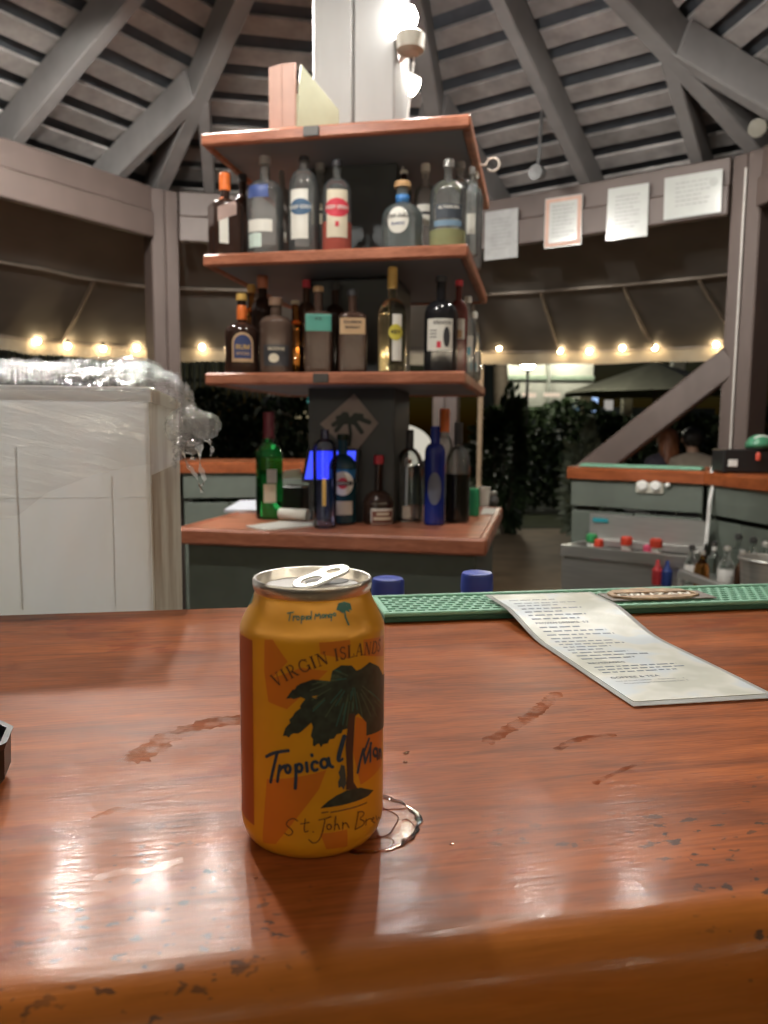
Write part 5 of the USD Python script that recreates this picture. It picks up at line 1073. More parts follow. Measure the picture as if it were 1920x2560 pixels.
# black holder cut by the left edge
bh = thing("holder", "black plastic holder cut off by the left picture edge on the near bar", "holder", hz(0, 2005, BAR))
q_ = hz(8, 2002, BAR); w_ = np.array([.022, 0, 0]); hh = hy(10, 1880, q_[1])[2]
part(bh, "cup", lathe([(.030, .0005), (.0345, .006), (.0350, hh - BAR - .004), (.0365, hh - BAR), (.033, hh - BAR), (.031, .010)], 10, [q_[0] - .0395, q_[1] + .012, BAR]), M["black_plastic"])
part(bh, "knob", lathe([(.020, hh - BAR - .012), (.022, hh - BAR + .008), (.014, hh - BAR + .014)], 16, [q_[0] - .044, q_[1] + .012, BAR]), M["black_plastic"], 30)

# ------------------------------------------------------------------ plastic-wrapped bin and water bottles behind the near bar
AI = RB - .006                              # inner edge of the near bar
A1, A2 = RB - .075, RB - .47                # front and back of the bin
pBf = (C + NB_ * A1, NB_)
xr = toB(hp(377, 1300, *pBf))[0]; xl = xr - .62; zT = hp(200, 968, *pBf)[2]; TZ2 = .80
ut = thing("under_counter", "stainless work shelf behind the near bar carrying the wrapped bin", "work shelf", B(-.1, RB - .3, 0))
part(ut, "shelf_top", hull([B(x, a, z) for x in (-.80, .78) for a in (RB - .52, RB - .03) for z in (TZ2 - .03, TZ2)]), steel)
for x in (-.75, .73):
    for a in (RB - .48, RB - .07): part(ut, "leg", lathe([(.02, .02), (.02, TZ2 - .03)], 10, B(x, a, 0)), steel, 30)
def poly_plastic(name, col, stain):
    return usdkit.material(stage, f"/World/Looks/{name}", {"g": ("geometry", {}), "m": ("mapping", {"scale": (9, 9, 3)}), "n": ("noise_texture", {"scale": 1.0, "detail": 5.0, "roughness": .6}),
        "r": ("rgb_ramp", {"ramp": [(.36, stain), (.52, col), (.7, tup(np.minimum(np.array(col) * 1.06, .9)))]}), "m2": ("mapping", {"scale": (60, 60, 6)}), "n2": ("noise_texture", {"scale": 1.0, "detail": 3.0}), "b": ("bump", {"strength": .12, "distance": .002}),
        "p": ("principled_bsdf", {"roughness": .38, "specular_ior_level": .4}), "t": ("translucent_bsdf", {}), "x": ("mix_closure", {"fac": .36}), "tt": ("transparent_bsdf", {}), "y": ("mix_closure", {"fac": .16})},
        [("g.position", "m.vector"), ("m.vector", "n.vector"), ("n.fac", "r.fac"), ("r.color", "p.base_color"), ("r.color", "t.color"), ("g.position", "m2.vector"), ("m2.vector", "n2.vector"), ("n2.fac", "b.height"), ("b.normal", "p.normal"), ("p.BSDF", "x.closure1"), ("t.BSDF", "x.closure2"), ("x.closure", "y.closure1"), ("tt.BSDF", "y.closure2")], surface="y.closure")
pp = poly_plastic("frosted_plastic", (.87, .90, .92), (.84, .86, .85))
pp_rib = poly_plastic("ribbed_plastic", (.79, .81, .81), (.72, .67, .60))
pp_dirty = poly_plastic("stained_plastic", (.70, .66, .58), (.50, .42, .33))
bn = thing("storage_bin", "big frosted plastic bin wrapped in clear film, filling the left side behind the bar", "bin", B((xl + xr) / 2, (A1 + A2) / 2, TZ2))
zB0 = TZ2 + .001; wt_ = .004
part(bn, "front_wall", hull([B(x, a, z) for x in (xl, xr) for a in (A1, A1 - wt_) for z in (zB0, zT)]), pp)
part(bn, "back_wall", hull([B(x, a, z) for x in (xl, xr) for a in (A2, A2 + wt_) for z in (zB0, zT)]), pp)
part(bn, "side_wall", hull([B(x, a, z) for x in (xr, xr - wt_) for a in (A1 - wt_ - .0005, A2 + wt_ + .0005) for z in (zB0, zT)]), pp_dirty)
part(bn, "side_wall", hull([B(x, a, z) for x in (xl, xl + wt_) for a in (A1 - wt_ - .0005, A2 + wt_ + .0005) for z in (zB0, zT)]), pp)
part(bn, "floor", hull([B(x, a, z) for x in (xl + .005, xr - .005) for a in (A1 - .005, A2 + .005) for z in (zB0 + .001, zB0 + .006)]), pp)
def fz(y): return hp(200, y, *pBf)[2]
def fx(x): return toB(hp(x, 1200, *pBf))[0]
part(bn, "rim_lip", hull([B(x, A1 + o, z) for x in (xl, xr + .003) for o in (.0005, .005) for z in (fz(1003), zT + .001)]), pp)
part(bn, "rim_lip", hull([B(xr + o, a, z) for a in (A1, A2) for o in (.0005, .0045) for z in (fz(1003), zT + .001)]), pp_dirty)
for x0_, x1_, y0_, y1_ in ((278, 282, 1190, 1520), (40, 46, 1120, 1520), (0, 376, 1244, 1246)):
    part(bn, "moulded_rib", hull([B(fx(x), A1 + o, fz(y)) for x in (x0_, x1_) for y in (y0_, y1_) for o in (.0004, .0011)]), pp)
for i in range(26):
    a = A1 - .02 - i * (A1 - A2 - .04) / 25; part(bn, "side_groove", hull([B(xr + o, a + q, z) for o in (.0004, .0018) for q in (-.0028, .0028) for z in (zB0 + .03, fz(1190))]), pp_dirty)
ice = []
r3 = random.Random(8)
for i in range(150):
    x, a, z = r3.uniform(xl + .04, xr - .035), r3.uniform(A2 + .04, A1 - .03), zB0 + .02 + r3.random() ** 1.2 * .24
    s_ = r3.uniform(.016, .026); ice.append(cbox(B(x, a, z), (s_ * 1.6, s_ * 1.5, s_ * 1.4), trimesh.transformations.euler_matrix(*[r3.uniform(0, 6) for _ in range(3)])[:3, :3], s_ * .3))
solo("ice", cat(ice), m("ice_white", (.72, .76, .76), .3), "ice cubes heaped dimly inside the frosted bin", "ice", kind="stuff")

film_m = usdkit.material(stage, "/World/Looks/cling_film", {
    "g": ("geometry", {}), "n": ("noise_texture", {"scale": 55.0, "detail": 4.0, "distortion": 1.2}), "v": ("voronoi_texture", {"scale": 34.0}), "mm": ("math", {"math_type": "add"}), "b": ("bump", {"strength": .7, "distance": .005}),
    "t": ("transparent_bsdf", {"color": (.90, .90, .90)}), "gl": ("glossy_bsdf", {"color": (.95, .95, .95), "roughness": .045}), "d": ("diffuse_bsdf", {"color": (.75, .75, .74)}), "tr": ("translucent_bsdf", {"color": (.75, .75, .74)}),
    "dd": ("mix_closure", {"fac": .5}), "x1": ("mix_closure", {"fac": .10}), "x2": ("mix_closure", {"fac": .05})},
    [("g.position", "n.vector"), ("g.position", "v.vector"), ("n.fac", "mm.value1"), ("v.distance", "mm.value2"), ("mm.value", "b.height"), ("b.normal", "gl.normal"), ("d.BSDF", "dd.closure1"), ("tr.BSDF", "dd.closure2"),
     ("t.BSDF", "x1.closure1"), ("gl.BSDF", "x1.closure2"), ("x1.closure", "x2.closure1"), ("dd.closure", "x2.closure2")], surface="x2.closure")
flat_film = usdkit.material(stage, "/World/Looks/flat_film", {
    "g": ("geometry", {}), "m0": ("mapping", {"rotation": (0, -.22, 0)}), "mp": ("mapping", {"scale": (9, 9, 85)}), "n": ("noise_texture", {"scale": 1.0, "detail": 4.0, "distortion": 1.0}), "b": ("bump", {"strength": .8, "distance": .003}),
    "t": ("transparent_bsdf", {"color": (1, 1, 1)}), "gl": ("glossy_bsdf", {"color": (.9, .9, .88), "roughness": .14}), "x1": ("mix_closure", {"fac": .10})},
    [("g.position", "m0.vector"), ("m0.vector", "mp.vector"), ("mp.vector", "n.vector"), ("n.fac", "b.height"), ("b.normal", "gl.normal"), ("t.BSDF", "x1.closure1"), ("gl.BSDF", "x1.closure2")], surface="x1.closure")
wf = thing("cling_film", "crumpled clear plastic film stretched over the bin and knotted at its right corner", "plastic wrap", B(xr, A1, zT))
def ridg(p, s, seed):
    n = meshkit.fbm(np.asarray(p) * s, 4, seed); return 1 - np.abs(n * 2 - 1) * 2
# front sheet: lower hem sags in a curve and gathers towards the corner
hem = np.array([(-300, 1330), (0, 1300), (45, 1290), (120, 1230), (240, 1185), (330, 1165), (382, 1160)], float)
nx_, ny_ = 60, 26; P_ = []
for i in range(nx_):
    x = -300 + (384 + 300) * i / (nx_ - 1); yh = np.interp(x, hem[:, 0], hem[:, 1])
    for j in range(ny_):
        y = 962 + (yh - 962) * j / (ny_ - 1); p = hp(x, y, C + NB_ * (A1 + .007), NB_); u = toB(p)[0]
        k = .0035 * ridg([u * .6 + p[2] * .3, p[2], 0], 22, 5); P_.append(B(u, A1 + .0075 + k * .8, p[2]))
Fq = [(i * ny_ + j, (i + 1) * ny_ + j, (i + 1) * ny_ + j + 1, i * ny_ + j + 1) for i in range(nx_ - 1) for j in range(ny_ - 1)]
part(wf, "front_sheet", (np.array(P_), np.array(Fq)), flat_film, True)
# puffed top: from the front rim, over a crumpled dome, down behind
prof_y = np.array([(-300, 925), (0, 921), (60, 925), (150, 918), (220, 915), (262, 908), (300, 907), (340, 915), (400, 938), (430, 958), (448, 985)], float)
nx_, ny_ = 120, 46; P_ = []
for i in range(nx_):
    t = i / (nx_ - 1); x = xl + (xr + .012 - xl) * t
    pxx = 960 + (B(x, A1, zT) - O) @ RI * F / ((B(x, A1, zT) - O) @ FW)
    hgt = max(.004, hp(pxx, np.interp(pxx, prof_y[:, 0], prof_y[:, 1]), C + NB_ * (A1 - .10), NB_)[2] - zT)
    endk = min(1, (xr + .012 - x) / .06) ** .5
    for j in range(ny_):
        v = j / (ny_ - 1); a = A1 + .008 - v * (A1 - A2 + .016); dome = math.sin(math.pi * min(1, v * 1.6 + .02) * .5) if v < .6 else math.cos((v - .6) / .4 * math.pi / 2) ** .7
        q = np.array([x, a, 0.]); cr_ = ridg([x, a * 1.0, 0], 14, 2) * .016 + ridg([x * 1.3 + a * .7, a - x * .4, 1], 30, 3) * .007
        P_.append(B(x, a, zT + .002 + (hgt * dome * (.35 + .65 * endk) + cr_ * min(1, dome * 1.3)) if 0 < v < 1 else zT - .004))
Fq = [(i * ny_ + j, (i + 1) * ny_ + j, (i + 1) * ny_ + j + 1, i * ny_ + j + 1) for i in range(nx_ - 1) for j in range(ny_ - 1)]
part(wf, "top_sheet", (np.array(P_), np.array(Fq)), film_m, True)
# right-hand side: gathers down from the rim to the knot
nx_, ny_ = 46, 40; P_ = []; kn = hp(488, 1075, C + NB_ * (A1 - .13), NB_); kx, ka = toB(kn)
for i in range(nx_):
    u = i / (nx_ - 1); a = A1 + .006 - u * (A1 - A2 - .10)
    for j in range(ny_):
        v = j / (ny_ - 1); top_ = B(xr + .010 + .006 * math.sin(u * 9), a, zT + .012 + .012 * math.sin(math.pi * u)); mid_ = B(xr + .03 + .018 * math.sin(math.pi * u), a - .01, zT - .055); end_ = np.array([*B(kx - .035, ka + .02 - (u - .5) * .05, 0)[:2], kn[2] + .008 - .06 * (1 - u)])
        p = top_ * (1 - v) ** 2 + 2 * mid_ * v * (1 - v) + end_ * v * v
        k = ridg([u * .7, v * .5, 0], 10, 4) * .011 + ridg([u, v, 2], 22, 6) * .005
        p = p + np.array([*RT, .25]) * k; P_.append(p)
Fq = [(i * ny_ + j, (i + 1) * ny_ + j, (i + 1) * ny_ + j + 1, i * ny_ + j + 1) for i in range(nx_ - 1) for j in range(ny_ - 1)]
part(wf, "side_gather", (np.array(P_), np.array(Fq)), film_m, True)
ks = trimesh.creation.icosphere(4, 1.0); kv = ks.vertices; kd = 1 + .45 * ridg(kv, 1.6, 11)[:, None] * .6 + .25 * ridg(kv, 4, 12)[:, None] * .5
part(wf, "knot", trimesh.Trimesh(kv * kd * [.022, .018, .021] + kn - np.array([*RT, 0]) * .010 + [0, 0, .004], ks.faces, process=False), film_m, False)
ks2 = kv * (1 + .5 * ridg(kv, 2.2, 21)[:, None] * .7); part(wf, "knot", trimesh.Trimesh(ks2 * [.016, .013, .014] + kn + np.array([*RT, 0]) * .013 + [0, 0, .006], ks.faces, process=False), film_m, False)
tail_m = milky("film_tail_clear", (.75, .75, .74), .45, rough=.1)
def ribbon(pxs, w, dd=.13):
    ps = np.array([hp(x, y, C + NB_ * (A1 - dd), NB_) for x, y in pxs]); n = 18; ti = np.linspace(0, len(ps) - 1, n); ps = np.stack([np.interp(ti, range(len(ps)), ps[:, i]) for i in range(3)], 1)
    V = [];
    for i, p in enumerate(ps):
        ww = w * (1 - .6 * i / n) * (1 + .3 * math.sin(i * 1.9)); tw_ = i * .35; e = np.array([*RT, 0]) * math.cos(tw_) + np.array([*NB_, 0]) * math.sin(tw_); V += [p - e * ww, p + np.array([*NB_, 0]) * ww * .4, p + e * ww]
    Fc = []
    for i in range(n - 1):
        for j in range(2): a = i * 3 + j; Fc += [(a, a + 1, a + 4), (a, a + 4, a + 3)]
    return trimesh.Trimesh(np.array(V), Fc, process=False)
for q, w in (([(450, 1110), (468, 1160), (490, 1190), (506, 1232)], .005), ([(498, 1110), (500, 1165), (512, 1200), (504, 1215)], .005), ([(520, 1100), (532, 1125), (526, 1140)], .004), ([(480, 1105), (482, 1150)], .010), ([(470, 1100), (466, 1135)], .009)):
    part(wf, "film_tail", ribbon(q, w), tail_m, True)

for x, y, lb in ((970, 1437, "blue-capped clear water bottle just right of the drink can behind the mat"), (1193, 1423, "blue-capped clear water bottle behind the mat near the menu top")):
    p = hp(x, y + 8, C + NB_ * (RB - .075), NB_); h = p[2] - TZ2; c_ = np.array([p[0], p[1], TZ2 + .0006]); t = thing("water_bottle", lb, "bottle", c_)
    part(t, "body", lathe([(.028, 0), (.032, .006), (.032, h * .5), (.030, h * .53), (.032, h * .56), (.032, h * .72), (.026, h * .82), (.0165, h - .026), (.0165, h - .022)], 24, c_), pane("pet_" + str(x), (.93, .95, .97), .86, .04), 40)
    k_ = [];
    for a in np.linspace(0, 2 * math.pi, 49)[:-1]: k_.append(a)
    part(t, "cap", lathe([(.0198, h - .024), (.0202, h - .020), (.0196, h - .004), (.0180, h - .0008), (.0150, h), (.0001, h + .0003)], 40, c_), m("cap_water_blue", (.025, .055, .33), .35), 35)
    part(t, "neck_ring", lathe([(.0172, h - .031), (.0200, h - .030), (.0200, h - .0265), (.0172, h - .026)], 30, c_), M["cap_water_blue"], 30)

# ------------------------------------------------------------------ garden beyond: hedge, umbrella, buildings, people
leaf_dark = usdkit.material(stage, "/World/Looks/hedge_leaf", {"oi": ("geometry", {}), "n": ("noise_texture", {"scale": 3.0, "detail": 3.0}), "r": ("rgb_ramp", {"ramp": [(.3, (.010, .020, .008)), (.7, (.032, .052, .020))]}), "p": ("principled_bsdf", {"roughness": .45}), "t": ("translucent_bsdf", {}), "x": ("mix_closure", {"fac": .25})},
    [("oi.position", "n.vector"), ("n.fac", "r.fac"), ("r.color", "p.base_color"), ("r.color", "t.color"), ("p.BSDF", "x.closure1"), ("t.BSDF", "x.closure2")], surface="x.closure")
bark = m("bark", (.06, .045, .03), .8)
def leaves(cs, sizes, seed=0):
    r = np.random.default_rng(seed); n = len(cs); u = r.normal(size=(n, 3)); u /= np.linalg.norm(u, axis=1, keepdims=True); w = np.cross(u, r.normal(size=(n, 3))); w /= np.linalg.norm(w, axis=1, keepdims=True)
    s = np.asarray(sizes)[:, None]; V = np.stack([cs - u * s, cs + w * s * .45, cs + u * s, cs - w * s * .45], 1).reshape(-1, 3); f = np.arange(n)[:, None] * 4 + np.array([[0, 1, 2, 3]])
    return V, f
def hedge(label, pA, pB, h, th, n, seed, core=True):
    r = np.random.default_rng(seed); pA, pB = np.array(pA), np.array(pB); L = np.linalg.norm(pB - pA); d = (pB - pA) / L; nn_ = np.array([-d[1], d[0]])
    t = thing("hedge", label, "hedge", [*((pA + pB) / 2), 0])
    s = r.uniform(0, L, n); z = h * r.uniform(0, 1, n) ** .8; o = r.uniform(-1, 1, n); bul = 1 + .25 * np.sin(s * 2.3 + z * 3) + .2 * np.sin(s * 5.1 + 1); top_ = h * (1 + .06 * np.sin(s * 1.7) + .05 * np.sin(s * 4.3 + 2)); z = z / h * top_
    o = np.sign(o) * np.abs(o) ** .4 * th / 2 * bul * (1 - .35 * (z / h) ** 3); cs = np.column_stack([pA[0] + d[0] * s + nn_[0] * o, pA[1] + d[1] * s + nn_[1] * o, z + .03])
    part(t, "foliage", leaves(cs, r.uniform(.05, .10, n), seed), leaf_dark)
    nst = max(2, int(L / .9))
    for i in range(nst):
        q = pA + d * L * (i + .5) / nst; part(t, "stem", tube([[*q, -.01], [q[0] + .05, q[1], h * .4], [q[0] - .03, q[1], h * .85]], [.03, .022, .01], 6), bark, True)
hA, hB = hy(1225, 1000, 12.3), hy(2050, 1000, 11.4)
hedge("dark clipped hedge behind the right counter, under the patio umbrella", hA[:2], hB[:2], 1.62, .8, 9000, 1)
hA, hB = hy(-200, 1000, 11.6), hy(800, 1000, 12.6)
hedge("dark clipped hedge seen left of and under the bottle shelves", hA[:2], hB[:2], 1.75, .9, 9000, 2)
def shrub(name, label, c, r_, h, n, seed, mat=leaf_dark):
    r = np.random.default_rng(seed); t = thing(name, label, "shrub", [c[0], c[1], 0]); u = r.normal(size=(n, 3)); u /= np.linalg.norm(u, axis=1, keepdims=True); k = r.uniform(.5, 1, n)[:, None] ** .5
    cs = u * k * [r_, r_, h / 2] * (1 + .2 * np.sin(u[:, :1] * 5) + .15 * np.sin(u[:, 1:2] * 7)) + [c[0], c[1], h / 2 + .05]; cs[:, 2] = np.maximum(cs[:, 2], .02)
    part(t, "foliage", leaves(cs, r.uniform(.04, .09, n), seed), mat)
    for i in range(3): part(t, "stem", tube([[c[0], c[1], -.01], [c[0] + .1 * (i - 1), c[1], h * .3], [c[0] + r_ * .4 * (i - 1), c[1] + .05, h * .75]], [.025, .018, .008], 6), bark, True)
q = hy(1262, 1080, 9.4); shrub("bush", "tall dark bush standing just right of the awning pole", q, .34, 1.66, 2200, 3)
q = hy(1466, 1100, 8.3); shrub("bush", "pale rounded bush showing above the left end of the right counter", q, .20, 1.22, 1400, 5, usdkit.material(stage, "/World/Looks/pale_leaf", {"p": ("principled_bsdf", {"base_color": (.16, .19, .13), "roughness": .5})}, surface="p.BSDF"))
# tree trunks left of the white building
q = hy(1248, 960, 13.0); tr_t = thing("tree", "dark tree whose trunk cuts the left side of the white building", "tree", [q[0], q[1], 0])
part(tr_t, "trunk", tube([[q[0], q[1], -.05], [q[0] + .05, q[1], 1.5], [q[0] - .03, q[1], 3.2], [q[0] + .1, q[1], 4.6]], [.17, .14, .12, .07], 10), bark, True)
r = np.random.default_rng(9); u = r.normal(size=(2500, 3)); u /= np.linalg.norm(u, axis=1, keepdims=True)
part(tr_t, "crown", leaves(u * r.uniform(.4, 1, (2500, 1)) * [1.5, 1.5, 1.1] * (1 + .3 * np.sin(u[:, :1] * 6)) + [q[0], q[1], 5.2], r.uniform(.08, .16, 2500), 9), leaf_dark)
# patio umbrella
q = hy(1640, 905, 13.6); um = thing("patio_umbrella", "big grey-green patio umbrella open behind the hedge", "umbrella", [q[0], q[1], 0])
zr_ = hy(1640, 986, 13.6)[2]; Ru = 1.68; cl_a, cl_b = m("umbrella_olive", (.40, .40, .31), .8), m("umbrella_pale", (.62, .63, .54), .8)
for i in range(8):
    a0, a1 = math.radians(10 + 45 * i), math.radians(55 + 45 * i); P0 = np.array([q[0] + Ru * math.cos(a0), q[1] + Ru * math.sin(a0), zr_]); P1 = np.array([q[0] + Ru * math.cos(a1), q[1] + Ru * math.sin(a1), zr_]); Mx = (P0 + P1) / 2 + [0, 0, .02]; Ap = np.array([*q[:2], q[2]])
    V = np.array([Ap, P0, Mx, P1, Ap - [0, 0, .01], P0 - [0, 0, .01], Mx - [0, 0, .01], P1 - [0, 0, .01]]); part(um, "canopy_panel", trimesh.Trimesh(V, [(0, 1, 2), (0, 2, 3), (4, 6, 5), (4, 7, 6), (1, 5, 6), (1, 6, 2), (2, 6, 7), (2, 7, 3)], process=False), cl_b if i in (6, 7) else cl_a)
part(um, "pole", lathe([(.03, .02), (.025, q[2] + .06)], 10, [q[0], q[1], 0]), m("umbrella_pole", (.4, .38, .34), .5), 30); part(um, "finial", lathe([(.02, 0), (.045, .04), (.01, .09)], 12, [q[0], q[1], q[2] + .04]), M["umbrella_pole"], True)
part(um, "base", lathe([(.28, 0), (.28, .05), (.08, .09)], 18, [q[0], q[1], 0]), M["umbrella_pole"], 30)
# white lit building on the right, with its terrace columns and lit doorways
stucco = m("white_stucco", (.66, .66, .58), .8, var=.06, scale=2)
YB = 21.0; L_, R_ = hy(1236, 900, YB), hy(1486, 900, YB)
wbld = thing("white_building", "white flood-lit building between the awning pole and the patio umbrella", "building", [(L_[0] + R_[0]) / 2, YB, 0])
part(wbld, "wall", cbox([(L_[0] + R_[0]) / 2, YB + 1.5, 2.3], (R_[0] - L_[0], 3, 4.6), None, .02), stucco)
for i in range(1): part(wbld, "band", cbox([(L_[0] + R_[0]) / 2, YB - .02, hy(1300, 944, YB)[2]], (R_[0] - L_[0] + .04, .05, .12), None, .01), m("pale_green_band", (.40, .50, .38), .7))
p = hy(1373, 940, YB - .05); part(wbld, "downpipe", tube([[p[0], YB - .05, .1], [p[0], YB - .05, 4.4]], .04, 8), m("pipe_white", (.5, .52, .46), .5), True)
part(wbld, "roof", cbox([(L_[0] + R_[0]) / 2, YB + 1.5, 4.72], (R_[0] - L_[0] + .5, 3.5, .2), None, .02), m("roof_dark", (.08, .07, .06), .8))
wl_t = thing("wall_lamp", "wall lantern high on the white building, hidden from here by the valance", "lamp", [(L_[0] + R_[0]) / 2, YB - .5, 3.9])
for o in (-.9, .6):
    q = np.array([(L_[0] + R_[0]) / 2 + o, YB - .55, 3.75])
    part(wl_t, "lantern_glow", lathe([(.03, -.08), (.09, -.05), (.09, .05), (.04, .07)], 12, q), em("lantern_white_%d" % (o > 0), (1.0, .96, .78), 110.0 * LAMP), True)
    part(wl_t, "arm", tube([q + [0, 0, .07], q + [0, .2, .14], q + [0, .55, .10]], .02, 6), M["fixture_grey"], True)
gate = hy(1690, 900, 17.0)
pt = thing("terrace", "low terrace with white columns and lit doorways glimpsed under the umbrella", "terrace", [gate[0], 18, 0])
for x0_, x1_, y0_, y1_, YY, mt, nm in ((1680, 1702, 892, 1060, 17.5, stucco, "column"), (1416, 1426, 980, 1060, 17.5, stucco, "column"), (1453, 1475, 980, 1050, 17.4, m("cream_column", (.62, .56, .36), .7), "column"), (1556, 1576, 985, 1050, 17.4, M["cream_column"], "column")):
    a, b_ = hy(x0_, y0_, YY), hy(x1_, y1_, YY); part(pt, nm, cbox([(a[0] + b_[0]) / 2, YY, a[2] / 2], (b_[0] - a[0], .25, a[2]), None, .02), mt)
a, b_ = hy(1230, 975, 18.2), hy(1800, 1060, 18.2)
part(pt, "back_wall", cbox([(a[0] + b_[0]) / 2, 18.6, .95], (b_[0] - a[0], .2, 1.9), None, .01), m("terrace_wall", (.10, .13, .14), .8))
win_b, win_w = em("window_bluish", (.42, .62, 1.0), 1.0), em("window_warm", (1.0, .80, .60), .75)
for x0_, x1_, y0_, y1_, mt in ((1414, 1428, 985, 1026, win_b), (1474, 1494, 992, 1030, win_b), (1432, 1452, 1000, 1028, em("window_dim", (.20, .32, .40), .35)), (1306, 1340, 982, 994, win_w), (1360, 1400, 982, 992, win_w), (1512, 1532, 1000, 1025, em("window_grey", (.7, .66, .6), .45))):
    a, b_ = hy(x0_, y0_, 18.47), hy(x1_, y1_, 18.47); part(pt, "lit_doorway", cbox([(a[0] + b_[0]) / 2, 18.48, (a[2] + b_[2]) / 2], (b_[0] - a[0], .03, a[2] - b_[2])), mt)
# left side: reed fence, lit kiosk with a teal board, pale parasol
rf = thing("reed_fence", "tall grey reed fence beyond the left hedge", "fence", [-4.3, 14.4, 0])
reed = m("reed_grey", (.20, .22, .19), .8, rnd=.35)
for i in range(64):
    x = hy(-60, 950, 14.4)[0] + i * .098; part(rf, "reed", cbox([x, 14.4 + .02 * (i % 3), 1.38 + .05 * math.sin(i * 2.2)], (.062, .03, 2.75), None, .006), reed)
for z in (.6, 2.2): part(rf, "rail", cbox([hy(-60, 950, 14.4)[0] + 3.1, 14.46, z], (6.4, .04, .06)), bark)
a, b_ = hy(736, 984, 13.6), hy(836, 1112, 13.6)
ks_ = thing("kiosk", "warmly lit kiosk with a teal board, seen left of the tower column", "kiosk", [(a[0] + b_[0]) / 2, 13.6, 0])
part(ks_, "wall", cbox([(a[0] + b_[0]) / 2 + .2, 14.0, 1.15], (b_[0] - a[0] + .4, .7, 2.3), None, .02), m("kiosk_wall", (.10, .08, .05), .8))
for y0_, y1_, mt in ((988, 1046, em("kiosk_glow", (1.0, .82, .48), .30)), (1064, 1084, em("kiosk_glow_low", (1.0, .75, .42), .16))):
    p, q = hy(738, y0_, 13.6), hy(832, y1_, 13.6); part(ks_, "lit_opening", cbox([(p[0] + q[0]) / 2, 13.62, (p[2] + q[2]) / 2], (q[0] - p[0], .03, p[2] - q[2])), mt)
p, q = hy(764, 988, 13.5), hy(788, 1022, 13.5); part(ks_, "teal_board", cbox([(p[0] + q[0]) / 2, 13.56, (p[2] + q[2]) / 2], (q[0] - p[0], .05, p[2] - q[2])), em("teal_glow", (.10, .62, .58), .42))
p = hy(690, 992, 12.6); pu = thing("patio_umbrella", "pale closed-looking parasol top catching light left of the kiosk", "umbrella", [p[0], p[1], 0])
part(pu, "canopy", trimesh.Trimesh(np.array([[p[0] - .30, p[1], p[2] - .12], [p[0] - .22, p[1] - .3, p[2] - .16], [p[0] + .30, p[1] - .2, p[2] - .34], [p[0] + .25, p[1] + .3, p[2] - .30], [p[0] - .05, p[1], p[2] + .12]]), [(0, 1, 4), (1, 2, 4), (2, 3, 4), (3, 0, 4), (0, 3, 2), (0, 2, 1)], process=False), m("parasol_white", (.62, .60, .54), .8))
part(pu, "pole", lathe([(.025, 0.0), (.02, p[2] + .1)], 8, [p[0], p[1], 0]), M["umbrella_pole"], 30)
# white panel seen through the tower, right of the column
q0, q1 = hy(990, 1058, 7.6), hy(1078, 1172, 7.6); cx_, cz_, rr = q0[0] - .02, (q0[2] + q1[2]) / 2, (q0[2] - q1[2]) / 2
wbp = thing("white_board", "bright white round-ended board standing in the garden right of the tower column", "board", [cx_, 7.6, 0])
gsh = affinity.scale(Point(0, 0).buffer(1, 24), q1[0] - cx_, rr).intersection(sbox(-.5, -1, 2, 1))
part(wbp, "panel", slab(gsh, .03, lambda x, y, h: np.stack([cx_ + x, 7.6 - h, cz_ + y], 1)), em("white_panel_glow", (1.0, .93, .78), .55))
for o in (.05, .28): part(wbp, "leg", lathe([(.02, 0.0), (.02, cz_ - rr * .6)], 8, [cx_ + o, 7.63, 0]), M["umbrella_pole"], 30)

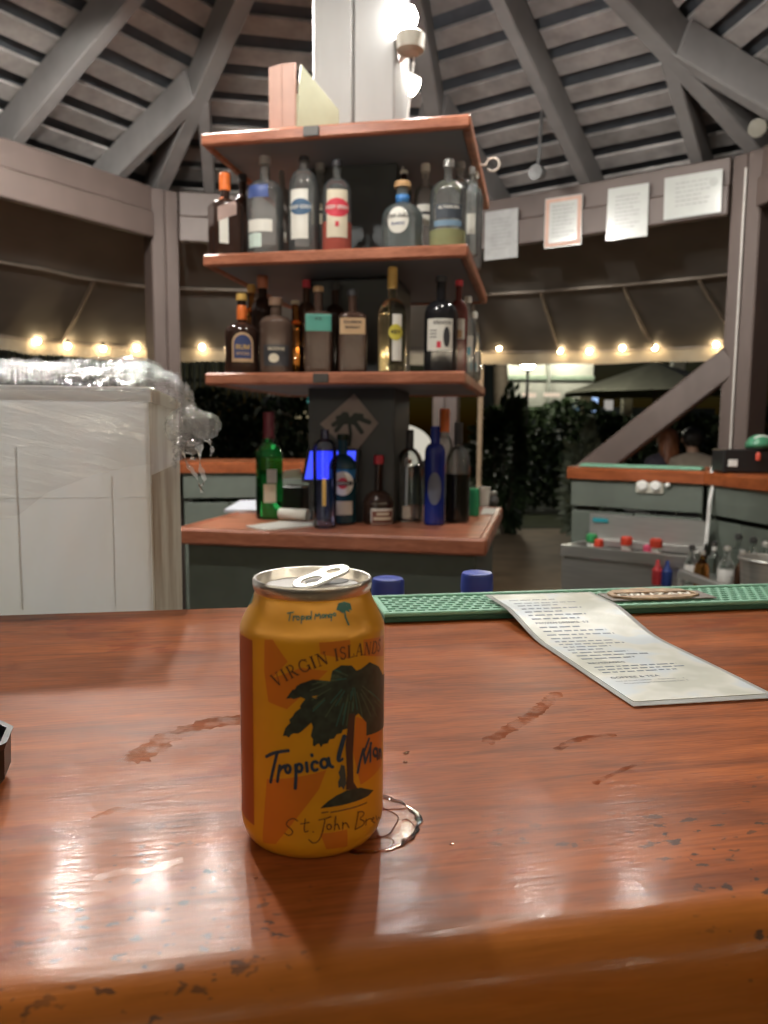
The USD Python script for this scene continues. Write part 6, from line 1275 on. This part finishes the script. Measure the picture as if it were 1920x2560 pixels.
# people sitting beyond the right counter, seen from behind
def person(label, px_, ytop, Y, shirt, hair, hair_len, turn, lean, skin=(.42, .25, .17)):
    tp_ = hy(px_, ytop, Y); sc = 1.0; base = np.array([tp_[0], Y, 0.0]); seat = tp_[2] - .83
    t = thing("person", label, "person", base)
    J = {"pel": (0, 0, seat + .09), "wst": (0, -.02, seat + .28), "chs": (0, -.03, seat + .44), "nkb": (0, -.01, seat + .57), "nkt": (0, .01, seat + .65)}
    ca, sa_ = math.cos(turn), math.sin(turn)
    def w(p): return np.array([base[0] + p[0] * ca - p[1] * sa_, base[1] + p[0] * sa_ + p[1] * ca, p[2]])
    def sph(p, r): return m3.Manifold.sphere(r, 20).translate(tuple(w(p)))
    def bone(*prs): return m3.Manifold.batch_hull([sph(p, r) for p, r in prs])
    bs = [bone(((-.09, 0, seat + .10), .11), ((.09, 0, seat + .10), .11), ((-.07, -.02, seat + .28), .10), ((.07, -.02, seat + .28), .10)),
          bone(((-.07, -.02, seat + .28), .10), ((.07, -.02, seat + .28), .10), ((-.11, -.03, seat + .45), .095), ((.11, -.03, seat + .45), .095), ((-.15, -.02, seat + .50), .06), ((.15, -.02, seat + .50), .06)),
          bone(((0, -.01, seat + .53), .065), ((0, .01, seat + .62), .052))]
    head = (lean, .02, seat + .735)
    bs.append(bone(((lean, .0, seat + .745), .085), ((lean, .045, seat + .735), .078), ((lean, .06, seat + .675), .045)))
    bs.append(bone(((lean * .5, 0, seat + .60), .05), ((lean, .01, seat + .68), .05)))
    bs.append(bone(((lean, .115, seat + .715), .012), ((lean, .10, seat + .745), .008)))
    for s in (-1, 1):
        bs.append(bone(((s * .165, -.02, seat + .50), .055), ((s * .21, .06, seat + .25), .042))); bs.append(bone(((s * .21, .06, seat + .25), .042), ((s * .13, .28, seat + .24), .032)))
        bs.append(bone(((s * .13, .28, seat + .24), .032), ((s * .10, .34, seat + .245), .028)))
        for f_ in range(4): bs.append(bone(((s * (.085 + .013 * f_), .35, seat + .245), .009), ((s * (.085 + .013 * f_), .39 + .008 * (f_ in (1, 2)), seat + .243), .0085), ((s * (.083 + .013 * f_), .415 + .008 * (f_ in (1, 2)), seat + .232), .008)))
        bs.append(bone(((s * .085, .335, seat + .245), .010), ((s * .055, .365, seat + .24), .009)))
        bs.append(bone(((s * .09, .02, seat + .09), .085), ((s * .11, .42, seat + .08), .062))); bs.append(bone(((s * .11, .42, seat + .08), .06), ((s * .11, .42, .09), .04))); bs.append(bone(((s * .11, .40, .045), .04), ((s * .12, .56, .03), .028)))
        bs.append(bone(((lean + s * .082, .01, seat + .72), .016), ((lean + s * .086, .0, seat + .745), .014)))
    body = m3.Manifold.batch_boolean(bs, m3.OpType.Add).refine_to_length(.03); mm_ = body.to_mesh(); tm = trimesh.Trimesh(mm_.vert_properties[:, :3], mm_.tri_verts); trimesh.smoothing.filter_taubin(tm, iterations=8)
    part(t, "body", tm, m("skin_%d" % int(px_), skin, .55), True)
    sh = [bone(((-.09, 0, seat + .16), .125), ((.09, 0, seat + .16), .125), ((-.075, -.02, seat + .30), .112), ((.075, -.02, seat + .30), .112)), bone(((-.075, -.02, seat + .30), .112), ((.075, -.02, seat + .30), .112), ((-.115, -.03, seat + .45), .105), ((.115, -.03, seat + .45), .105), ((-.155, -.02, seat + .50), .07), ((.155, -.02, seat + .50), .07), ((0, -.01, seat + .55), .07))]
    for s in (-1, 1): sh.append(bone(((s * .165, -.02, seat + .50), .067), ((s * .19, .02, seat + .36), .058)))
    sm = m3.Manifold.batch_boolean(sh, m3.OpType.Add).refine_to_length(.04).to_mesh(); tm = trimesh.Trimesh(sm.vert_properties[:, :3], sm.tri_verts); trimesh.smoothing.filter_taubin(tm, iterations=6)
    part(t, "shirt", tm, m("shirt_%d" % int(px_), shirt, .8), True)
    tr_ = [bone(((-.09, 0, seat + .09), .108), ((.09, 0, seat + .09), .108))] + [bone(((s * .09, .02, seat + .09), .095), ((s * .11, .42, seat + .08), .074)) for s in (-1, 1)] + [bone(((s * .11, .42, seat + .08), .072), ((s * .11, .42, .16), .056)) for s in (-1, 1)]
    sm = m3.Manifold.batch_boolean(tr_, m3.OpType.Add).to_mesh(); part(t, "trousers", trimesh.Trimesh(sm.vert_properties[:, :3], sm.tri_verts), m("trousers_%d" % int(px_), (.03, .035, .05), .8), True)
    hr = [bone(((lean, -.02, seat + .755), .100), ((lean, .03, seat + .770), .088))]
    if hair_len: hr.append(bone(((lean, -.03, seat + .745), .098), ((lean - .02, -.06, seat + .74 - hair_len), .085), ((lean + .03, -.06, seat + .74 - hair_len * .8), .075)))
    sm = m3.Manifold.batch_boolean(hr, m3.OpType.Add).refine_to_length(.02).to_mesh(); v = sm.vert_properties[:, :3].astype(float); v = v + (meshkit.noise(v * [70, 70, 12], 3)[:, None] - .5) * .016
    part(t, "hair", trimesh.Trimesh(v, sm.tri_verts), m("hair_%d" % int(px_), hair, .5, var=.4, scale=60, stretch=(1, 1, .15)), True)
    ch = thing("patio_chair", "dark patio chair under " + ("the long red-haired person" if hair_len else "the person in the cream shirt"), "chair", base)
    fcr = np.array([[ca, -sa_, 0], [sa_, ca, 0], [0, 0, 1]])
    cm = m("chair_dark", (.03, .03, .03), .5)
    part(ch, "seat", cbox(w((0, .12, seat - .035)), (.44, .46, .03), fcr, .008), cm); part(ch, "backrest", cbox(w((0, -.165, seat + .20)), (.42, .025, .30), fcr, .008), cm)
    for s in (-1, 1):
        for y_ in (-.13, .32): part(ch, "leg", cbox(w((s * .19, y_, (seat - .05) / 2)), (.03, .03, seat - .05), fcr, .004), cm)
        part(ch, "back_post", cbox(w((s * .17, -.148, seat + .06)), (.03, .02, .28), fcr, .004), cm)
person("person with long reddish hair sitting with back to us beyond the right counter", 1664, 1076, 7.9, (.06, .05, .07), (.24, .085, .035), .28, .25, .02)
person("dark-haired person in a loose cream shirt sitting beside the red-haired one", 1736, 1074, 7.6, (.34, .28, .22), (.015, .012, .010), 0, -.15, -.02)
print("prims", len(_used))
